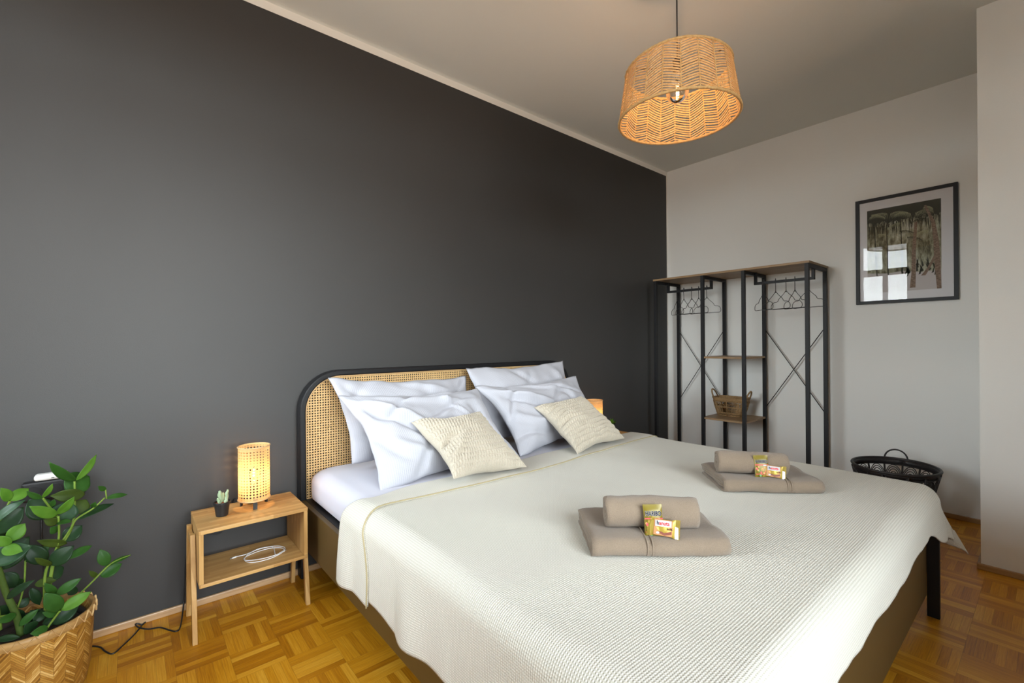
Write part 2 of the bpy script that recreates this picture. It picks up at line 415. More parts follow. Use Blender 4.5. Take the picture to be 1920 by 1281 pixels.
# ------------------------------------------------------------------ room shell
def shell():
    T = .12
    b = MB(); b.box(XW-T, YR-T, -.1, XB+T, D+T, 0); struct(b.build('floor', M['parquet']))
    b = MB(); b.box(XW-T, YR-T, H, XB+T, D+T, H+.1); struct(b.build('ceiling', M['ceiling']))
    b = MB(); b.box(XW-T, D, 0, XB+T, D+T, H); struct(b.build('wall_left', M['dark_wall']))
    b = MB(); b.box(XB, YP, 0, XB+T, D, H); struct(b.build('wall_back', M['white_wall']))
    b = MB(); b.box(XP, YR-T, 0, XB+T, YP, H); struct(b.build('wall_right', M['white_wall']))
    b = MB(); T2 = .22; w2 = WIN[1]
    b.box(XW, YR-T2, 0, XP, YR, w2[3]); b.box(XW, YR-T2, w2[4], XP, YR, H); b.box(XW, YR-T2, w2[3], w2[1], YR, w2[4]); b.box(w2[2], YR-T2, w2[3], XP, YR, w2[4])
    struct(b.build('wall_rear', M['white_wall']))
    b = MB(); ys = YR; T2 = .22
    b.box(XW-T2, YR, 0, XW, D, WIN[0][3]); b.box(XW-T2, YR, WIN[0][4], XW, D, H)
    for y0, y1 in ((YR, WIN[0][1]), (WIN[0][2], D)): b.box(XW-T2, y0, WIN[0][3], XW, y1, WIN[0][4])
    struct(b.build('wall_window', M['white_wall']))
    for nm, y0, y1, z0, z1 in WIN:
        rear = nm == 'window_2'
        def turn(b):
            if rear: b.v = [(v[1], v[0]-XW+YR, v[2]) for v in b.v]; b.f = [q[::-1] for q in b.f]
            return b
        fr = MB(); xf, xg = XW-.16, XW-.10; w = .045
        fr.box(xf, y0, z0, xg, y0+w, z1); fr.box(xf, y1-w, z0, xg, y1, z1); fr.box(xf, y0, z0, xg, y1, z0+w); fr.box(xf, y0, z1-w, xg, y1, z1)
        zt = 2.20; fr.box(xf, y0, zt-.05, xg, y1, zt+.05)
        n = 3
        for k in range(1, n):
            yc = y0+(y1-y0)*k/n; fr.box(xf, yc-.03, z0, xg, yc+.03, z1)
        o = struct(turn(fr).build(nm, M['white_frame'], bevel=.003))
        g = MB(); g.box(xf+.025, y0+.02, z0+.02, xf+.029, y1-.02, z1-.02); part('pane', turn(g), M['pane'], o)
        s_ = MB(); s_.box(XW-.1, y0-.02, z0-.03, XW+.04, y1+.02, z0); part('sill', turn(s_), M['white_frame'], o, bevel=.004)
    hb = .03
    b = MB(); b.box(XW, D-.014, 0, XB-.014, D, hb); struct(b.build('baseboard_left', M['baseboard_oak'], bevel=.004))
    b = MB(); b.box(XB-.014, YP+.014, 0, XB, D-.014, hb); struct(b.build('baseboard_back', M['baseboard_oak_cross'], bevel=.004))
    b = MB(); b.box(XP-.014, YR, 0, XP, YP+.014, hb); b.box(XP, YP, 0, XB-.014, YP+.014, hb)
    struct(b.build('baseboard_right', M['baseboard_oak_cross'], bevel=.004))
    # curtain between the two windows
    c = thing('curtain', 'white sheer curtain gathered beside the side window', 'curtain', (XW+.07, .91, 0))
    P = []; yy = np.linspace(.82, 1.02, 61)
    for z in np.linspace(.04, 2.72, 12):
        P.append([Vector((XW+.07+.022*math.sin((y-.82)*2*PI/.04)*(1-.2*z/2.7), y, z)) for y in yy])
    b = MB(); b.grid(P); t = MT('sheer_curtain', .9, (.75, .74, .72)); t.translucent(.4, (.8, .8, .78))
    part('curtain_panel', b, t.m, c, smooth=True, solid=.001)
    b = MB(); b.tube([(XW+.07, .78, 2.735), (XW+.07, 1.30, 2.735)], .009); part('curtain_rod', b, M['white_frame'], c, smooth=True)
shell()

# ------------------------------------------------------------------ bed
BX0, BX1, BYF = .635, 2.556, .35
def bed():
    t = thing('bed', 'black double bed with rounded cane headboard against the dark wall', 'bed', ((BX0+BX1)/2, 1.38, 0))
    # headboard tube: rounded portal
    z0, z1, R_ = 0., 1.012, .2; w = .028; yc0, yc1 = 2.362, 2.425
    def arch(ins):
        r = R_-ins; P = [(BX0+ins, z0)]
        for k in range(13):
            a = PI-k/12*PI/2; P.append((BX0+R_+r*math.cos(a), z1-R_+r*math.sin(a)))
        for k in range(13):
            a = PI/2-k/12*PI/2; P.append((BX1-R_+r*math.cos(a), z1-R_+r*math.sin(a)))
        P.append((BX1-ins, z0)); return P
    o, i = arch(0), arch(w); n = len(o); b = MB()
    vs = [(x, y, z) for (x, z) in o for y in (yc0, yc1)]+[(x, y, z) for (x, z) in i for y in (yc0, yc1)]
    fs = []
    for k in range(n-1):
        a, c = 2*k, 2*n+2*k
        fs += [(a, a+2, a+3, a+1), (c, c+1, c+3, c+2), (a, c, c+2, a+2), (a+1, a+3, c+3, c+1)]
    fs += [(0, 1, 2*n+1, 2*n), (2*n-2, 4*n-2, 4*n-1, 2*n-1)]
    b.add(vs, fs); part('headboard_frame', b, M['bed_black'], t, bevel=.006)
    def sheet(ins, zb, y0, y1):
        A = arch(ins); A = [(A[0][0], zb)]+A[1:-1]+[(A[-1][0], zb)]; k = len(A)
        b = MB(); b.add([(x, y0, z) for x, z in A]+[(x, y1, z) for x, z in A], [tuple(range(k-1, -1, -1)), tuple(range(k, 2*k))]+[(j, (j+1) % k, k+(j+1) % k, k+j) for j in range(k)])
        return b
    part('headboard_backing', sheet(w, .36, 2.395, 2.40), M['bed_black'], t)
    part('cane_panel', sheet(w+.004, .386, 2.376, 2.379), M['cane'], t, label='woven cane panel with small round holes')
    A = arch(w+.0035); A = [(A[0][0], .386)]+A[1:-1]+[(A[-1][0], .386)]
    b = MB(); b.tube([(x, 2.373, z) for x, z in A], .0035, 6, closed=True); part('cane_bead', b, M['cane_trim'], t, smooth=True)
    b = MB(); b.box(BX0+w, 2.366, .30, BX1-w, 2.40, .384); part('headboard_rail', b, M['bed_black'], t, bevel=.002)
    # side panels, inner ledge, foot panel, legs
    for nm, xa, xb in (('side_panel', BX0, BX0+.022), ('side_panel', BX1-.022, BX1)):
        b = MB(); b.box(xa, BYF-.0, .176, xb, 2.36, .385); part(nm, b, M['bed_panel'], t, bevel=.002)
    for xa, xb in ((BX0+.022, BX0+.075), (BX1-.075, BX1-.022)):
        b = MB(); b.box(xa, BYF+.022, .363, xb, 2.36, .384); part('ledge', b, M['bed_black'], t, bevel=.002)
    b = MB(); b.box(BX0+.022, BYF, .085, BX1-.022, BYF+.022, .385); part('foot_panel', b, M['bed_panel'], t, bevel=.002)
    b = MB(); b.box(BX0+.075, BYF+.03, .30, BX1-.075, 2.36, .362); part('slat_base', b, M['bed_black'], t)
    for xa, xb in ((BX0, BX0+.022), (BX1-.022, BX1)):
        b = MB(); b.box(xa, .31, 0, xb, BYF, .385); part('leg', b, M['bed_black'], t, bevel=.002)
    for k in (.9, 1.6):
        b = MB(); b.box(1.58, k, 0, 1.62, k+.04, .30); part('leg', b, M['bed_black'], t)
bed()
MX0, MX1, MY0, MY1, MZ0, MZ1 = .668, 2.523, .375, 2.362, .386, .537
def mattress():
    n = 8; r = .06; b = MB()
    def ring(ins, z):
        P = []; x0, x1, y0, y1 = MX0+ins, MX1-ins, MY0+ins, MY1-ins; c = .07
        for (cx, cy, a0) in ((x1-c, y1-c, 0), (x0+c, y1-c, PI/2), (x0+c, y0+c, PI), (x1-c, y0+c, 3*PI/2)):
            for k in range(5): a = a0+k/4*PI/2; P.append((cx+c*math.cos(a), cy+c*math.sin(a), z))
        return P
    rings = [ring(.02, MZ0), ring(.002, MZ0+.02), ring(0, MZ0+.05), ring(0, MZ1-r)]
    for k in range(1, 6): a = k/5*PI/2; rings.append(ring(r*(1-math.cos(a)), MZ1-r+r*math.sin(a)))
    N = len(rings[0]); vs = [p for q in rings for p in q]; fs = [(i*N+k, i*N+(k+1) % N, (i+1)*N+(k+1) % N, (i+1)*N+k) for i in range(len(rings)-1) for k in range(N)]
    fs.append(tuple((len(rings)-1)*N+k for k in range(N))); fs.append(tuple(range(N-1, -1, -1)))
    b.add(vs, fs)
    o = b.build('mattress', M['sheet'], smooth=True, loc=((MX0+MX1)/2, (MY0+MY1)/2, MZ0)); tag(o, 'mattress under a smooth white fitted sheet on the black bed', 'mattress')
mattress()

# ------------------------------------------------------------------ bedspread
ZB = .546
def drape1(s, edge, r=.066, flare=.0):
    """s = cloth distance beyond the start of the rounding; returns (outward, down)"""
    q = r*PI/2
    if s <= 0: return s, 0.
    if s < q: a = s/r; return r*math.sin(a), r*(1-math.cos(a))
    e = s-q; return r+e*flare, r+e*math.sqrt(1-flare*flare)
EX0, EX1, EY0 = .621+.066, 2.572-.066, .302+.066   # where rounding starts
def blanket_point(a, b, lift=0.):
    """a = cloth coordinate along X, b = cloth coordinate along Y (world metres while on top)"""
    ox = (EX0-a) if a < EX0 else (a-EX1 if a > EX1 else 0); sx_ = -1 if a < EX0 else 1
    oy = max(0, EY0-b)
    px = min(max(a, EX0), EX1); py = max(b, EY0)
    if ox > 0 and oy > 0:
        rho = math.hypot(ox, oy); th = math.atan2(oy, ox)
        k = math.sin(2*th); fl = .06+.42*k**1.5
        psi = th
        if sx_ > 0: # pleat at the visible foot corner
            psi = th + .30*math.sin(4*th)*smoothstep(.05, .3, rho)
        o_, d_ = drape1(rho, 0, .066, fl)
        x = px+sx_*o_*math.cos(psi); y = py-o_*math.sin(psi); z = ZB-d_
    elif ox > 0:
        wob = .012*math.sin(b*11+1.3)*smoothstep(.06, .3, ox)+.006*math.sin(b*27)*smoothstep(.1, .3, ox)
        o_, d_ = drape1(ox, 0, .066, .04); x = px+sx_*(o_+max(wob, 0)); y = py; z = ZB-d_
    elif oy > 0:
        wob = .009*math.sin(a*8+.5)*smoothstep(.06, .22, oy)
        o_, d_ = drape1(oy, 0, .066, .10); x = px; y = py-o_-max(wob, 0); z = ZB-d_
    else: x, y, z = px, py, ZB
    # gentle lumps in the cloth
    n = noise.noise(Vector((a*2.2, b*2.2, 3)))*.007+noise.noise(Vector((a*6+b*3, b*2-a, 7)))*.003
    top = 1 if (ox <= 0 and oy <= 0) else max(0, 1-max(ox, oy)/.08)
    z += (n+.004)*top + lift*top
    if ox > 0 and top < 1: x += sx_*lift*(1-top)
    if oy > 0 and top < 1: y -= lift*(1-top)
    return Vector((x, y, z))
def bedspread():
    OL, OR_, OF = .305, .262, .155
    def head(a): # head edge of the cloth, further up the bed where it hangs at the left
        return 1.735+.03*smoothstep(.75, .6, a)-.03*smoothstep(.9, .7, a)*(1-smoothstep(.7, .55, a))+.05*smoothstep(1.2, 2.3, a)
    def seam(a): return 1.585+.02*math.sin(a*3.2)-.10*smoothstep(.75, .45, a)+.02*smoothstep(1.4, 2.2, a)
    a0 = EX0-OL; a1 = EX1+OR_; b0 = EY0-OF
    A = np.linspace(a0, a1, 260)
    b = MB(); P = []; UV = []
    NB = 200
    for i in range(NB):
        row = []; uvr = []
        for a in A:
            lo = b0-.085*smoothstep(EX1-.30, EX1, a)+.003*math.sin(a*23)+.005*noise.noise(Vector((a*14, 2, 2))); hi = seam(a)+.004
            bb = lo+(hi-lo)*i/(NB-1)
            aa = a
            e = (EX0-a)/OL if a < EX0 else ((a-EX1)/OR_ if a > EX1 else 0)
            if e > 0: aa = a+(1 if a < EX0 else -1)*e*(.006*math.sin(bb*19)+.008*math.sin(bb*7+2))
            row.append(blanket_point(aa, bb)); uvr.append((a, bb))
        P.append(row); UV.append(uvr)
    b.grid(P, lambda i, j: UV[i][j])
    cx, cy = 1.6, 1.0
    o = b.build('bedspread', M['blanket'], smooth=True, loc=(cx, cy, ZB), solid=.004)
    tag(o, 'cream waffle weave bedspread draped over the bed, folded back at the head', 'bedspread')
    b = MB(); P = []; UV = []
    for i in range(40):
        row = []; uvr = []
        for a in A:
            lo = seam(a)-.012; hi = head(a); bb = lo+(hi-lo)*i/39; e = (EX0-a)/OL if a < EX0 else 0
            l = .0055*math.sin(PI*min(1, i/39*1.0+.0)**.5)+.004
            aa = a-(.02+.01*math.sin(bb*15))*max(0, e) if a < EX0 else a
            row.append(blanket_point(aa, bb, l)); uvr.append((a*1.+.003, bb))
        P.append(row); UV.append(uvr)
    b.grid(P, lambda i, j: (UV[i][j][0], UV[i][j][1])); part('turned_down_edge', b, M['blanket'], o, smooth=True, solid=.006)
    b = MB(); pts = []
    for a in A:
        e = (EX0-a)/OL if a < EX0 else 0
        aa = a-(.02)*max(0, e) if a < EX0 else a
        pts.append(blanket_point(aa, seam(a)-.012, .0065))
    b.tube(pts, .0028, 6); part('piping', b, M['piping'], o, label='thin ochre piping along the turned-down edge', smooth=True)
bedspread()

# ------------------------------------------------------------------ pillows
def pillow(name, label, cat, TL, TR, BR, BL, T, mat, group, n=44, creases=(), pinch=.05, seed=0, wr=.010, ribs=False, sag=.0, nn=None, power=2.4):
    TL, TR, BR, BL = map(Vector, (TL, TR, BR, BL)); c = (TL+TR+BR+BL)/4
    nrm = ((TR-TL).cross(TL-BL)).normalized()
    if nrm.dot(EYE-c) < 0: nrm = -nrm
    na = nn or n; b = MB(); W = (TR-TL).length; Hh = (TL-BL).length
    for side in (1, -1):
        P = []
        for i in range(n+1):
            t = i/n; row = []
            for j in range(na+1):
                s = j/na
                ss = s+pinch*(.5-s)*2*math.sin(PI*t)**1.2*(abs(2*s-1)**2); tt = t+pinch*(.5-t)*2*math.sin(PI*s)**1.2*(abs(2*t-1)**2)
                p = (TL*(1-ss)+TR*ss)*(1-tt)+(BL*(1-ss)+BR*ss)*tt
                prof = max(0, (1-abs(2*s-1)**power))*max(0, (1-abs(2*t-1)**power)); prof = prof**.62
                edge = min(1, prof*3)
                h = T/2*prof
                if side > 0:
                    v = Vector((s*W*4, t*Hh*4, seed*5.7)); h += wr*noise.noise(v)*edge+wr*.5*noise.noise(v*2.7)*edge-(0 if ribs else wr*1.1*max(0, 1-9*abs(noise.noise(Vector((s*W*3.1+t*1.3, t*Hh*2.2-s*1.1, seed*3.3)))))*edge)
                    for (x1, y1, x2, y2, dp, wd) in creases:
                        dx, dy = x2-x1, y2-y1; L = math.hypot(dx, dy); q = ((s-x1)*dx+(t-y1)*dy)/L/L
                        if -.2 < q < 1.2:
                            qq = max(0, min(1, q)); d = math.hypot(s-x1-dx*qq, t-y1-dy*qq); h += dp*1.5*math.exp(-(d/(wd*.72))**2)*(1-abs(2*qq-1)**2*.7)*edge
                    if ribs:
                        bnd = t*13+.15*math.sin(s*9)+.4*noise.noise(Vector((s*5, t*5, 1+seed))); fb = bnd-math.floor(bnd); ft = abs(math.sin(PI*fb))**.55
                        ph = math.floor(bnd)*.5+.25*noise.noise(Vector((s*7, t*9, seed)))
                        h += .0095*ft*(.5+.5*math.sin((s*28+ph)*2*PI))**.7*min(1, edge*1.5)+.004*ft*min(1, edge*2)
                wv = noise.noise_vector(Vector((s*W*6, t*Hh*6, seed*2.1)))*.013+noise.noise_vector(Vector((s*W*17, t*Hh*17, seed)))*.004
                row.append(p+nrm*(h*side)+wv)
            P.append(row)
        b.grid(P, lambda i, j: (j/na*W, i/n*Hh), flip=(side > 0))
    # bring normals out
    lo = min(v[2] for v in b.v)
    o = b.build(name, mat, smooth=True, loc=(c.x, c.y, lo), weld=True)
    tag(o, label, cat, group); return o
def A3(px, py, ax, v): return at(px, py, ax, v)
G = 'white bed pillows against the headboard'
pillow('pillow', 'white pillow at the back left, standing upright against the cane headboard', 'pillow',
    A3(613, 711, 1, 2.29), A3(874, 705, 1, 2.30), (1.56, 2.13, .56), (.80, 2.14, .575), .13, M['pillow'], G, seed=1,
    creases=[(.05, .08, .35, .5, -.012, .05), (.0, .3, .3, .75, .012, .06), (.5, .05, .75, .2, .012, .05)], pinch=.05)
pillow('pillow', 'white pillow at the back right, its top corner highest of the four', 'pillow',
    A3(871, 690, 1, 2.29), A3(1057, 677, 1, 2.30), (2.40, 2.15, .57), (1.60, 2.13, .56), .13, M['pillow'], G, seed=2,
    creases=[(.35, .02, .55, .35, -.012, .03), (.8, .02, .9, .4, .01, .05)], pinch=.05)
pillow('pillow', 'large creased white pillow leaning in front at the left', 'pillow',
    A3(632, 742, 1, 2.13), A3(897, 727, 1, 2.11), A3(978, 858, 1, 1.83), A3(712, 925, 1, 1.80), .17, M['pillow'], G, seed=3, n=60,
    creases=[(.03, .08, .45, .55, .022, .05), (.05, .2, .5, .75, -.018, .045), (.15, .1, .85, .25, .014, .05), (.4, .45, .75, .2, -.014, .03), (.55, .05, .75, .5, .012, .02), (.1, .6, .45, .9, .016, .06), (.0, .45, .2, .8, -.014, .05), (.8, .3, .95, .8, -.016, .04)], pinch=.07, wr=.016)
pillow('pillow', 'large creased white pillow leaning in front at the right', 'pillow',
    A3(888, 724, 1, 2.13), A3(1080, 706, 1, 2.14), A3(1142, 806, 1, 1.92), A3(974, 858, 1, 1.83), .17, M['pillow'], G, seed=4, n=60,
    creases=[(.05, .1, .5, .5, .02, .05), (.1, .25, .6, .7, -.018, .04), (.3, .05, .7, .3, .014, .04), (.05, .5, .5, .9, .016, .06), (.5, .1, .9, .35, -.012, .03)], pinch=.07, wr=.016)
G2 = 'cream ruched scatter cushions'
pillow('cushion', 'cream ruched cushion leaning on the left front pillow', 'cushion',
    A3(772, 795, 1, 1.91), A3(905, 771, 1, 1.90), A3(989, 877, 1, 1.56), A3(852, 901, 1, 1.58), .13, M['cushion'], G2, seed=5, n=150, nn=260,
    creases=[(.0, .55, .35, .42, -.014, .05), (.05, .8, .3, .55, .012, .06)], pinch=.08, wr=.012, ribs=True)
pillow('cushion', 'cream ruched cushion leaning on the right front pillow', 'cushion',
    A3(1001, 764, 1, 1.93), A3(1090, 741, 1, 1.94), A3(1171, 824, 1, 1.62), A3(1082, 852, 1, 1.58), .13, M['cushion'], G2, seed=6, n=150, nn=260,
    creases=[(.0, .5, .3, .5, -.012, .06)], pinch=.08, wr=.012, ribs=True)

# ------------------------------------------------------------------ towels
def ribbon_sweep(prof, L, th, nl=26, wob=.002, seed=0, taper=.0):
    """2-D centre line swept along local x, closed cloth ribbon of thickness th"""
    N = len(prof); lf = []; rt = []
    for i, (y, z) in enumerate(prof):
        a = prof[max(i-1, 0)]; c = prof[min(i+1, N-1)]; dy, dz = c[0]-a[0], c[1]-a[1]; l = math.hypot(dy, dz) or 1
        ny, nz = -dz/l, dy/l; lf.append((y+ny*th/2, z+nz*th/2)); rt.append((y-ny*th/2, z-nz*th/2))
    ring = lf+rt[::-1]; K = len(ring); vs = []
    for k in range(nl+1):
        u = k/nl; x = (u-.5)*L
        e = min(u, 1-u)*nl
        sc2 = 1-.05*max(0, 1-e/1.5)
        for (y, z) in ring:
            n_ = noise.noise(Vector((x*9+seed, y*14, z*14)))*wob*2; n2 = noise.noise(Vector((x*30, y*30+seed, z*30)))*wob*.7
            vs.append(Vector((x+noise.noise(Vector((y*25, z*25, seed+u)))*.004, y*sc2+n_, max(z*sc2+n2+n_*.5, .001))))
    fs = [(k*K+i, k*K+(i+1) % K, (k+1)*K+(i+1) % K, (k+1)*K+i) for k in range(nl) for i in range(K)]
    m_ = len(prof)
    for base, fl in ((0, False), (nl*K, True)):
        for i in range(m_-1):
            q = (base+i, base+i+1, base+K-2-i, base+K-1-i); fs.append(q[::-1] if not fl else q)
    b = MB(); b.add(vs, fs); return b
def folded_profile(Dp, Hh, layers, th):
    # an outer wrap (open at the back) holding flat inner layers
    P = []; r = Hh/2-th/2
    z0, z1 = th/2, Hh-th/2
    P.append((Dp/2, z0))
    for k in range(9): y = Dp/2-(Dp-r)*(k+1)/9; P.append((y, z0))
    for k in range(1, 12): a = -PI/2-PI*k/12; P.append((-Dp/2+r+r*math.cos(a), Hh/2+r*math.sin(a)))
    for k in range(10): y = -Dp/2+r+(Dp-r-.02)*k/9; P.append((y, z1+.003*math.sin(k)))
    P += [(Dp/2, z1-.006)]
    # fold back under, serpentine
    zz = z1-.004
    inner = layers; step = (Hh-2*th)/inner
    yb, yf = Dp/2-.006, -Dp/2+r*.9
    z = z1-step*.75; d = -1
    for l in range(inner-1):
        ys = np.linspace(yb, yf, 9) if d < 0 else np.linspace(yf, yb, 9)
        for y in ys: P.append((y, z+.002*math.sin(y*40+l)))
        z -= step; d = -d
    return P
def roll_profile(R_, turns, th):
    P = []; N = int(turns*26)
    for i in range(N+1):
        a = i/N*turns*2*PI; r = .006+(R_-th/2-.006)*i/N
        P.append((r*math.cos(a), R_+r*math.sin(a)))
    # tail
    return P
def towel_set(cx, cy, z, rz, Lf, Df, Hf, roll, Lr, Rr, lr, lf, band, snack1, snack2, words):
    o = ribbon_sweep(folded_profile(Df, Hf, 4, .009), Lf, .0078, wob=.0032, seed=cx*10).build('towel', M['terry'], smooth=True)
    o.location = (cx, cy, z); o.rotation_euler = (0, 0, rz); tag(o, lf, 'towel', 'folded taupe bath towels on the bedspread')
    for k in (-.005, .009):
        # raised woven border running over the top and the front fold
        P = folded_profile(Df, Hf, 4, .009); r = Hf/2-.0045
        pts = [(band+k+.006*math.sin(y*12), y-(.0052 if y < -Df/2+.02 else 0), zz_+.0052 if zz_ > Hf/2 else zz_) for (y, zz_) in P[9:31]]
        pts = [(x_, y_, z_) for x_, y_, z_ in pts if z_ > .004]
        b = MB(); b.tube(pts, .0022, 5); localpart('border_stripe', b, M['terry_band'], o, smooth=True)
    r_ = ribbon_sweep(roll_profile(Rr, 3.77, .0085), Lr, .0088, wob=.0028, seed=cx*3+2).build('rolled_towel', M['terry'], smooth=True)
    r_.location = roll; r_.rotation_euler = (0, 0, rz+words); tag(r_, lr, 'towel', 'rolled taupe hand towels')
    return o, r_
def text_mesh(txt, size, bold=0.0, shear=0, align='CENTER', squeeze=1):
    c = bpy.data.curves.new('lettering', 'FONT'); c.body = txt; c.size = size; c.align_x = align; c.offset = bold; c.shear = shear; c.extrude = .00015; c.resolution_u = 3
    o = bpy.data.objects.new('lettering', c); COL.objects.link(o)
    me = bpy.data.meshes.new_from_object(o.evaluated_get(bpy.context.evaluated_depsgraph_get())) if False else bpy.data.meshes.new_from_object(o)
    bpy.data.objects.remove(o); me.name = 'lettering'
    for v in me.vertices: v.co = Vector((v.co.x*squeeze, -v.co.z, v.co.y))     # stand the text up in the XZ plane facing -Y
    return me
def lettering(txt, size, x, z, y, mat, parent, rot=0, **k):
    me = text_mesh(txt, size, **k); me.materials.clear(); me.materials.append(mat)
    o = bpy.data.objects.new('lettering', me); COL.objects.link(o); o.parent = parent; o.location = (x, y, z); o.rotation_euler = (0, rot, 0); return o
M['gold_foil'] = simple('gold_foil', (.36, .25, .035), .38, .4)
M['silver_foil'] = simple('silver_foil', (.55, .56, .58), .3, .6)
M['bag_gold'] = simple('mustard_bag_film', (.17, .125, .004), .4, .1)
M['ink_dark'] = simple('dark_ink', (.004, .004, .010), .8, spec=.1)
M['ink_red'] = simple('red_ink', (.62, .02, .02), .45)
M['ink_white'] = simple('white_ink', (.45, .44, .46), .5)
M['ink_green'] = simple('green_ink', (.06, .22, .03), .45)
M['ink_yellow'] = simple('yellow_ink', (.38, .22, .012), .45)
M['ink_orange'] = simple('orange_ink', (.72, .22, .03), .45)
M['wafer'] = simple('wafer_print', (.70, .36, .09), .6)
M['choc'] = simple('chocolate_print', (.16, .03, .01), .4)
M['peach'] = simple('peach_foil', (.38, .17, .055), .45, .1)
def packets(loc1, loc2, rz, lab1, lab2, s=1.):
    # gummy bag: upright puffed film bag
    W, Hh, T = .054*s, .086*s, .014*s
    def bag(W, Hh, T, crimpx=False, n=16):
        b = MB()
        for side in (1, -1):
            P = []
            for i in range(n+1):
                t = i/n; row = []
                for j in range(n+1):
                    u = j/n
                    e = (1-abs(2*u-1)**3)*(1-abs(2*t-1)**3)
                    if crimpx: e = max(0, (1-abs(2*u-1)/.72))**.6*(1-abs(2*t-1)**3) if abs(2*u-1) < .72 else 0
                    else: e = e*max(0, min(1, (1-t)/.16))*max(0, min(1, t/.08)) if True else e
                    pin = 1-(.16*max(0, min(1, (.78-abs(2*u-1))/.3)) if crimpx else .0)
                    x = (u-.5)*W*(1 if crimpx else 1-.05*math.sin(PI*t)); z = Hh/2+(t-.5)*Hh*pin
                    if crimpx and (j in (0, n)): x += (.0012 if i % 2 else -.0012)*(1 if j else -1)
                    row.append(Vector((x, -side*T/2*e**.7, z)))
                P.append(row)
            b.grid(P, None, flip=(side < 0))
        return b
    t = thing('gummy_bag', lab1, 'snack', loc1, 'gummy bags on the towels', rz); t.rotation_euler = (-.22, -.03, rz)
    localpart('bag_film', bag(W, Hh, T), M['bag_gold'], t, smooth=True)
    def strip(x0, x1, z0, z1, y, mat, name):
        b = MB(); b.box(x0, y-.0006, z0, x1, y, z1); localpart(name, b, mat, t)
    yf = -T/2-.0004
    strip(-W*.46, W*.46, Hh*.545, Hh*.585, yf+.0005, M['ink_red'], 'red_stripe')
    strip(W*.10, W*.32, Hh*.515, Hh*.575, yf, M['ink_white'], 'white_tag')
    strip(-W*.46, W*.46, Hh*.14, Hh*.165, yf+.002, M['ink_red'], 'red_stripe')
    b = MB(); rr = random.Random(3)
    mats = [M['ink_green'], M['ink_yellow'], M['ink_orange'], M['ink_red']]
    for k in range(16):
        b.cur = k % 4; x = rr.uniform(-.4, .4)*W; z = rr.uniform(.08, .48)*Hh; r = rr.uniform(.0025, .0045)*s
        b.poly([(x+r*math.cos(a*PI/4), yf+.0004-k*.00002, z+r*1.2*math.sin(a*PI/4)) for a in range(8)])
    localpart('printed_sweets', b, mats, t)
    lettering('HARIBO', .0168*s, 0, Hh*.655, yf, M['ink_white'], t, bold=.0009, squeeze=.73)
    lettering('HARIBO', .0168*s, 0, Hh*.655, yf-.0004, M['ink_dark'], t, bold=.0003, squeeze=.73)
    # wafer packet
    W2, H2, T2 = .088*s, .052*s, .016*s
    p = thing('wafer_packet', lab2, 'snack', loc2, 'wafer packets on the towels', rz); p.rotation_euler = (-.25, .10, rz-.16)
    localpart('foil_wrapper', bag(W2, H2, T2, True, 22), M['gold_foil'], p, smooth=True)
    y2 = -T2/2-.0005
    b = MB(); b.box(-W2*.30, y2+.0025, H2*.09, W2*.27, y2+.0045, H2*.91); localpart('printed_panel', b, M['peach'], p, bevel=.002)
    b = MB(); b.box(-W2*.24, y2+.0006, H2*.56, W2*.25, y2+.0024, H2*.87, Matrix.Rotation(-.05, 4, 'Y')); localpart('name_panel', b, M['ink_white'], p)
    b = MB(); b.poly([(-W2*.24, y2+.002, H2*.5), (W2*.2, y2+.002, H2*.52), (W2*.24, y2+.002, H2*.36), (W2*.02, y2+.002, H2*.26), (-W2*.16, y2+.002, H2*.34)]); localpart('wafer_picture', b, M['wafer'], p)
    b = MB(); b.poly([(-W2*.12, y2+.0015, H2*.33), (W2*.02, y2+.0015, H2*.25), (W2*.24, y2+.0015, H2*.37), (W2*.25, y2+.0015, H2*.24), (W2*.04, y2+.0015, H2*.12), (-W2*.1, y2+.0015, H2*.2)]); localpart('chocolate_picture', b, M['choc'], p)
    b = MB(); b.poly([(-W2*.17+.0045*math.cos(a*PI/5), y2+.001, H2*.22+.0032*math.sin(a*PI/5)) for a in range(10)]); localpart('hazelnut_picture', b, M['ink_white'], p)
    lettering('h', .0150*s, -W2*.182, H2*.63, y2, M['ink_dark'], p, rot=-.05, bold=.0003, squeeze=.85)
    lettering('anuta', .0150*s, W2*.015, H2*.64, y2, M['ink_red'], p, rot=-.05, bold=.0003, squeeze=.85)
    lettering('mini', .0095*s, W2*.19, H2*.43, y2, M['ink_dark'], p, rot=-.05, bold=.0001)
    b = MB(); b.poly([(W2*.36, y2+.0076, H2*.02), (W2*.47, y2+.0076, H2*.02), (W2*.45, y2+.0076, H2*.6), (W2*.33, y2+.0076, H2*.66)]); localpart('foil_glint', b, M['silver_foil'], p)
zt = ZB+.004
towel_set(1.205, .800, zt, math.radians(-39.5), .385, .265, .052, (1.180, .775, zt+.052), .265, .0465,
    'rolled taupe hand towel on the folded towel nearest the camera', 'folded taupe bath towel nearest the camera, with a woven border', -.03, None, None, math.radians(-4))
towel_set(2.022, .806, zt, math.radians(-45), .375, .285, .052, (1.962, .812, zt+.052), .265, .0465,
    'rolled taupe hand towel on the farther folded towel', 'farther folded taupe bath towel, near the right edge of the bed', .06, None, None, math.radians(-6))
packets((1.130, .728, zt+.050), (1.135, .706, zt+.053), math.radians(-44), 'small mustard yellow gummy bag leaning on the nearest rolled towel', 'gold foil wafer packet in front of the nearest gummy bag')
packets((1.935, .755, zt+.052), (1.952, .722, zt+.053), math.radians(-50), 'small mustard yellow gummy bag leaning on the farther rolled towel', 'gold foil wafer packet in front of the farther gummy bag')

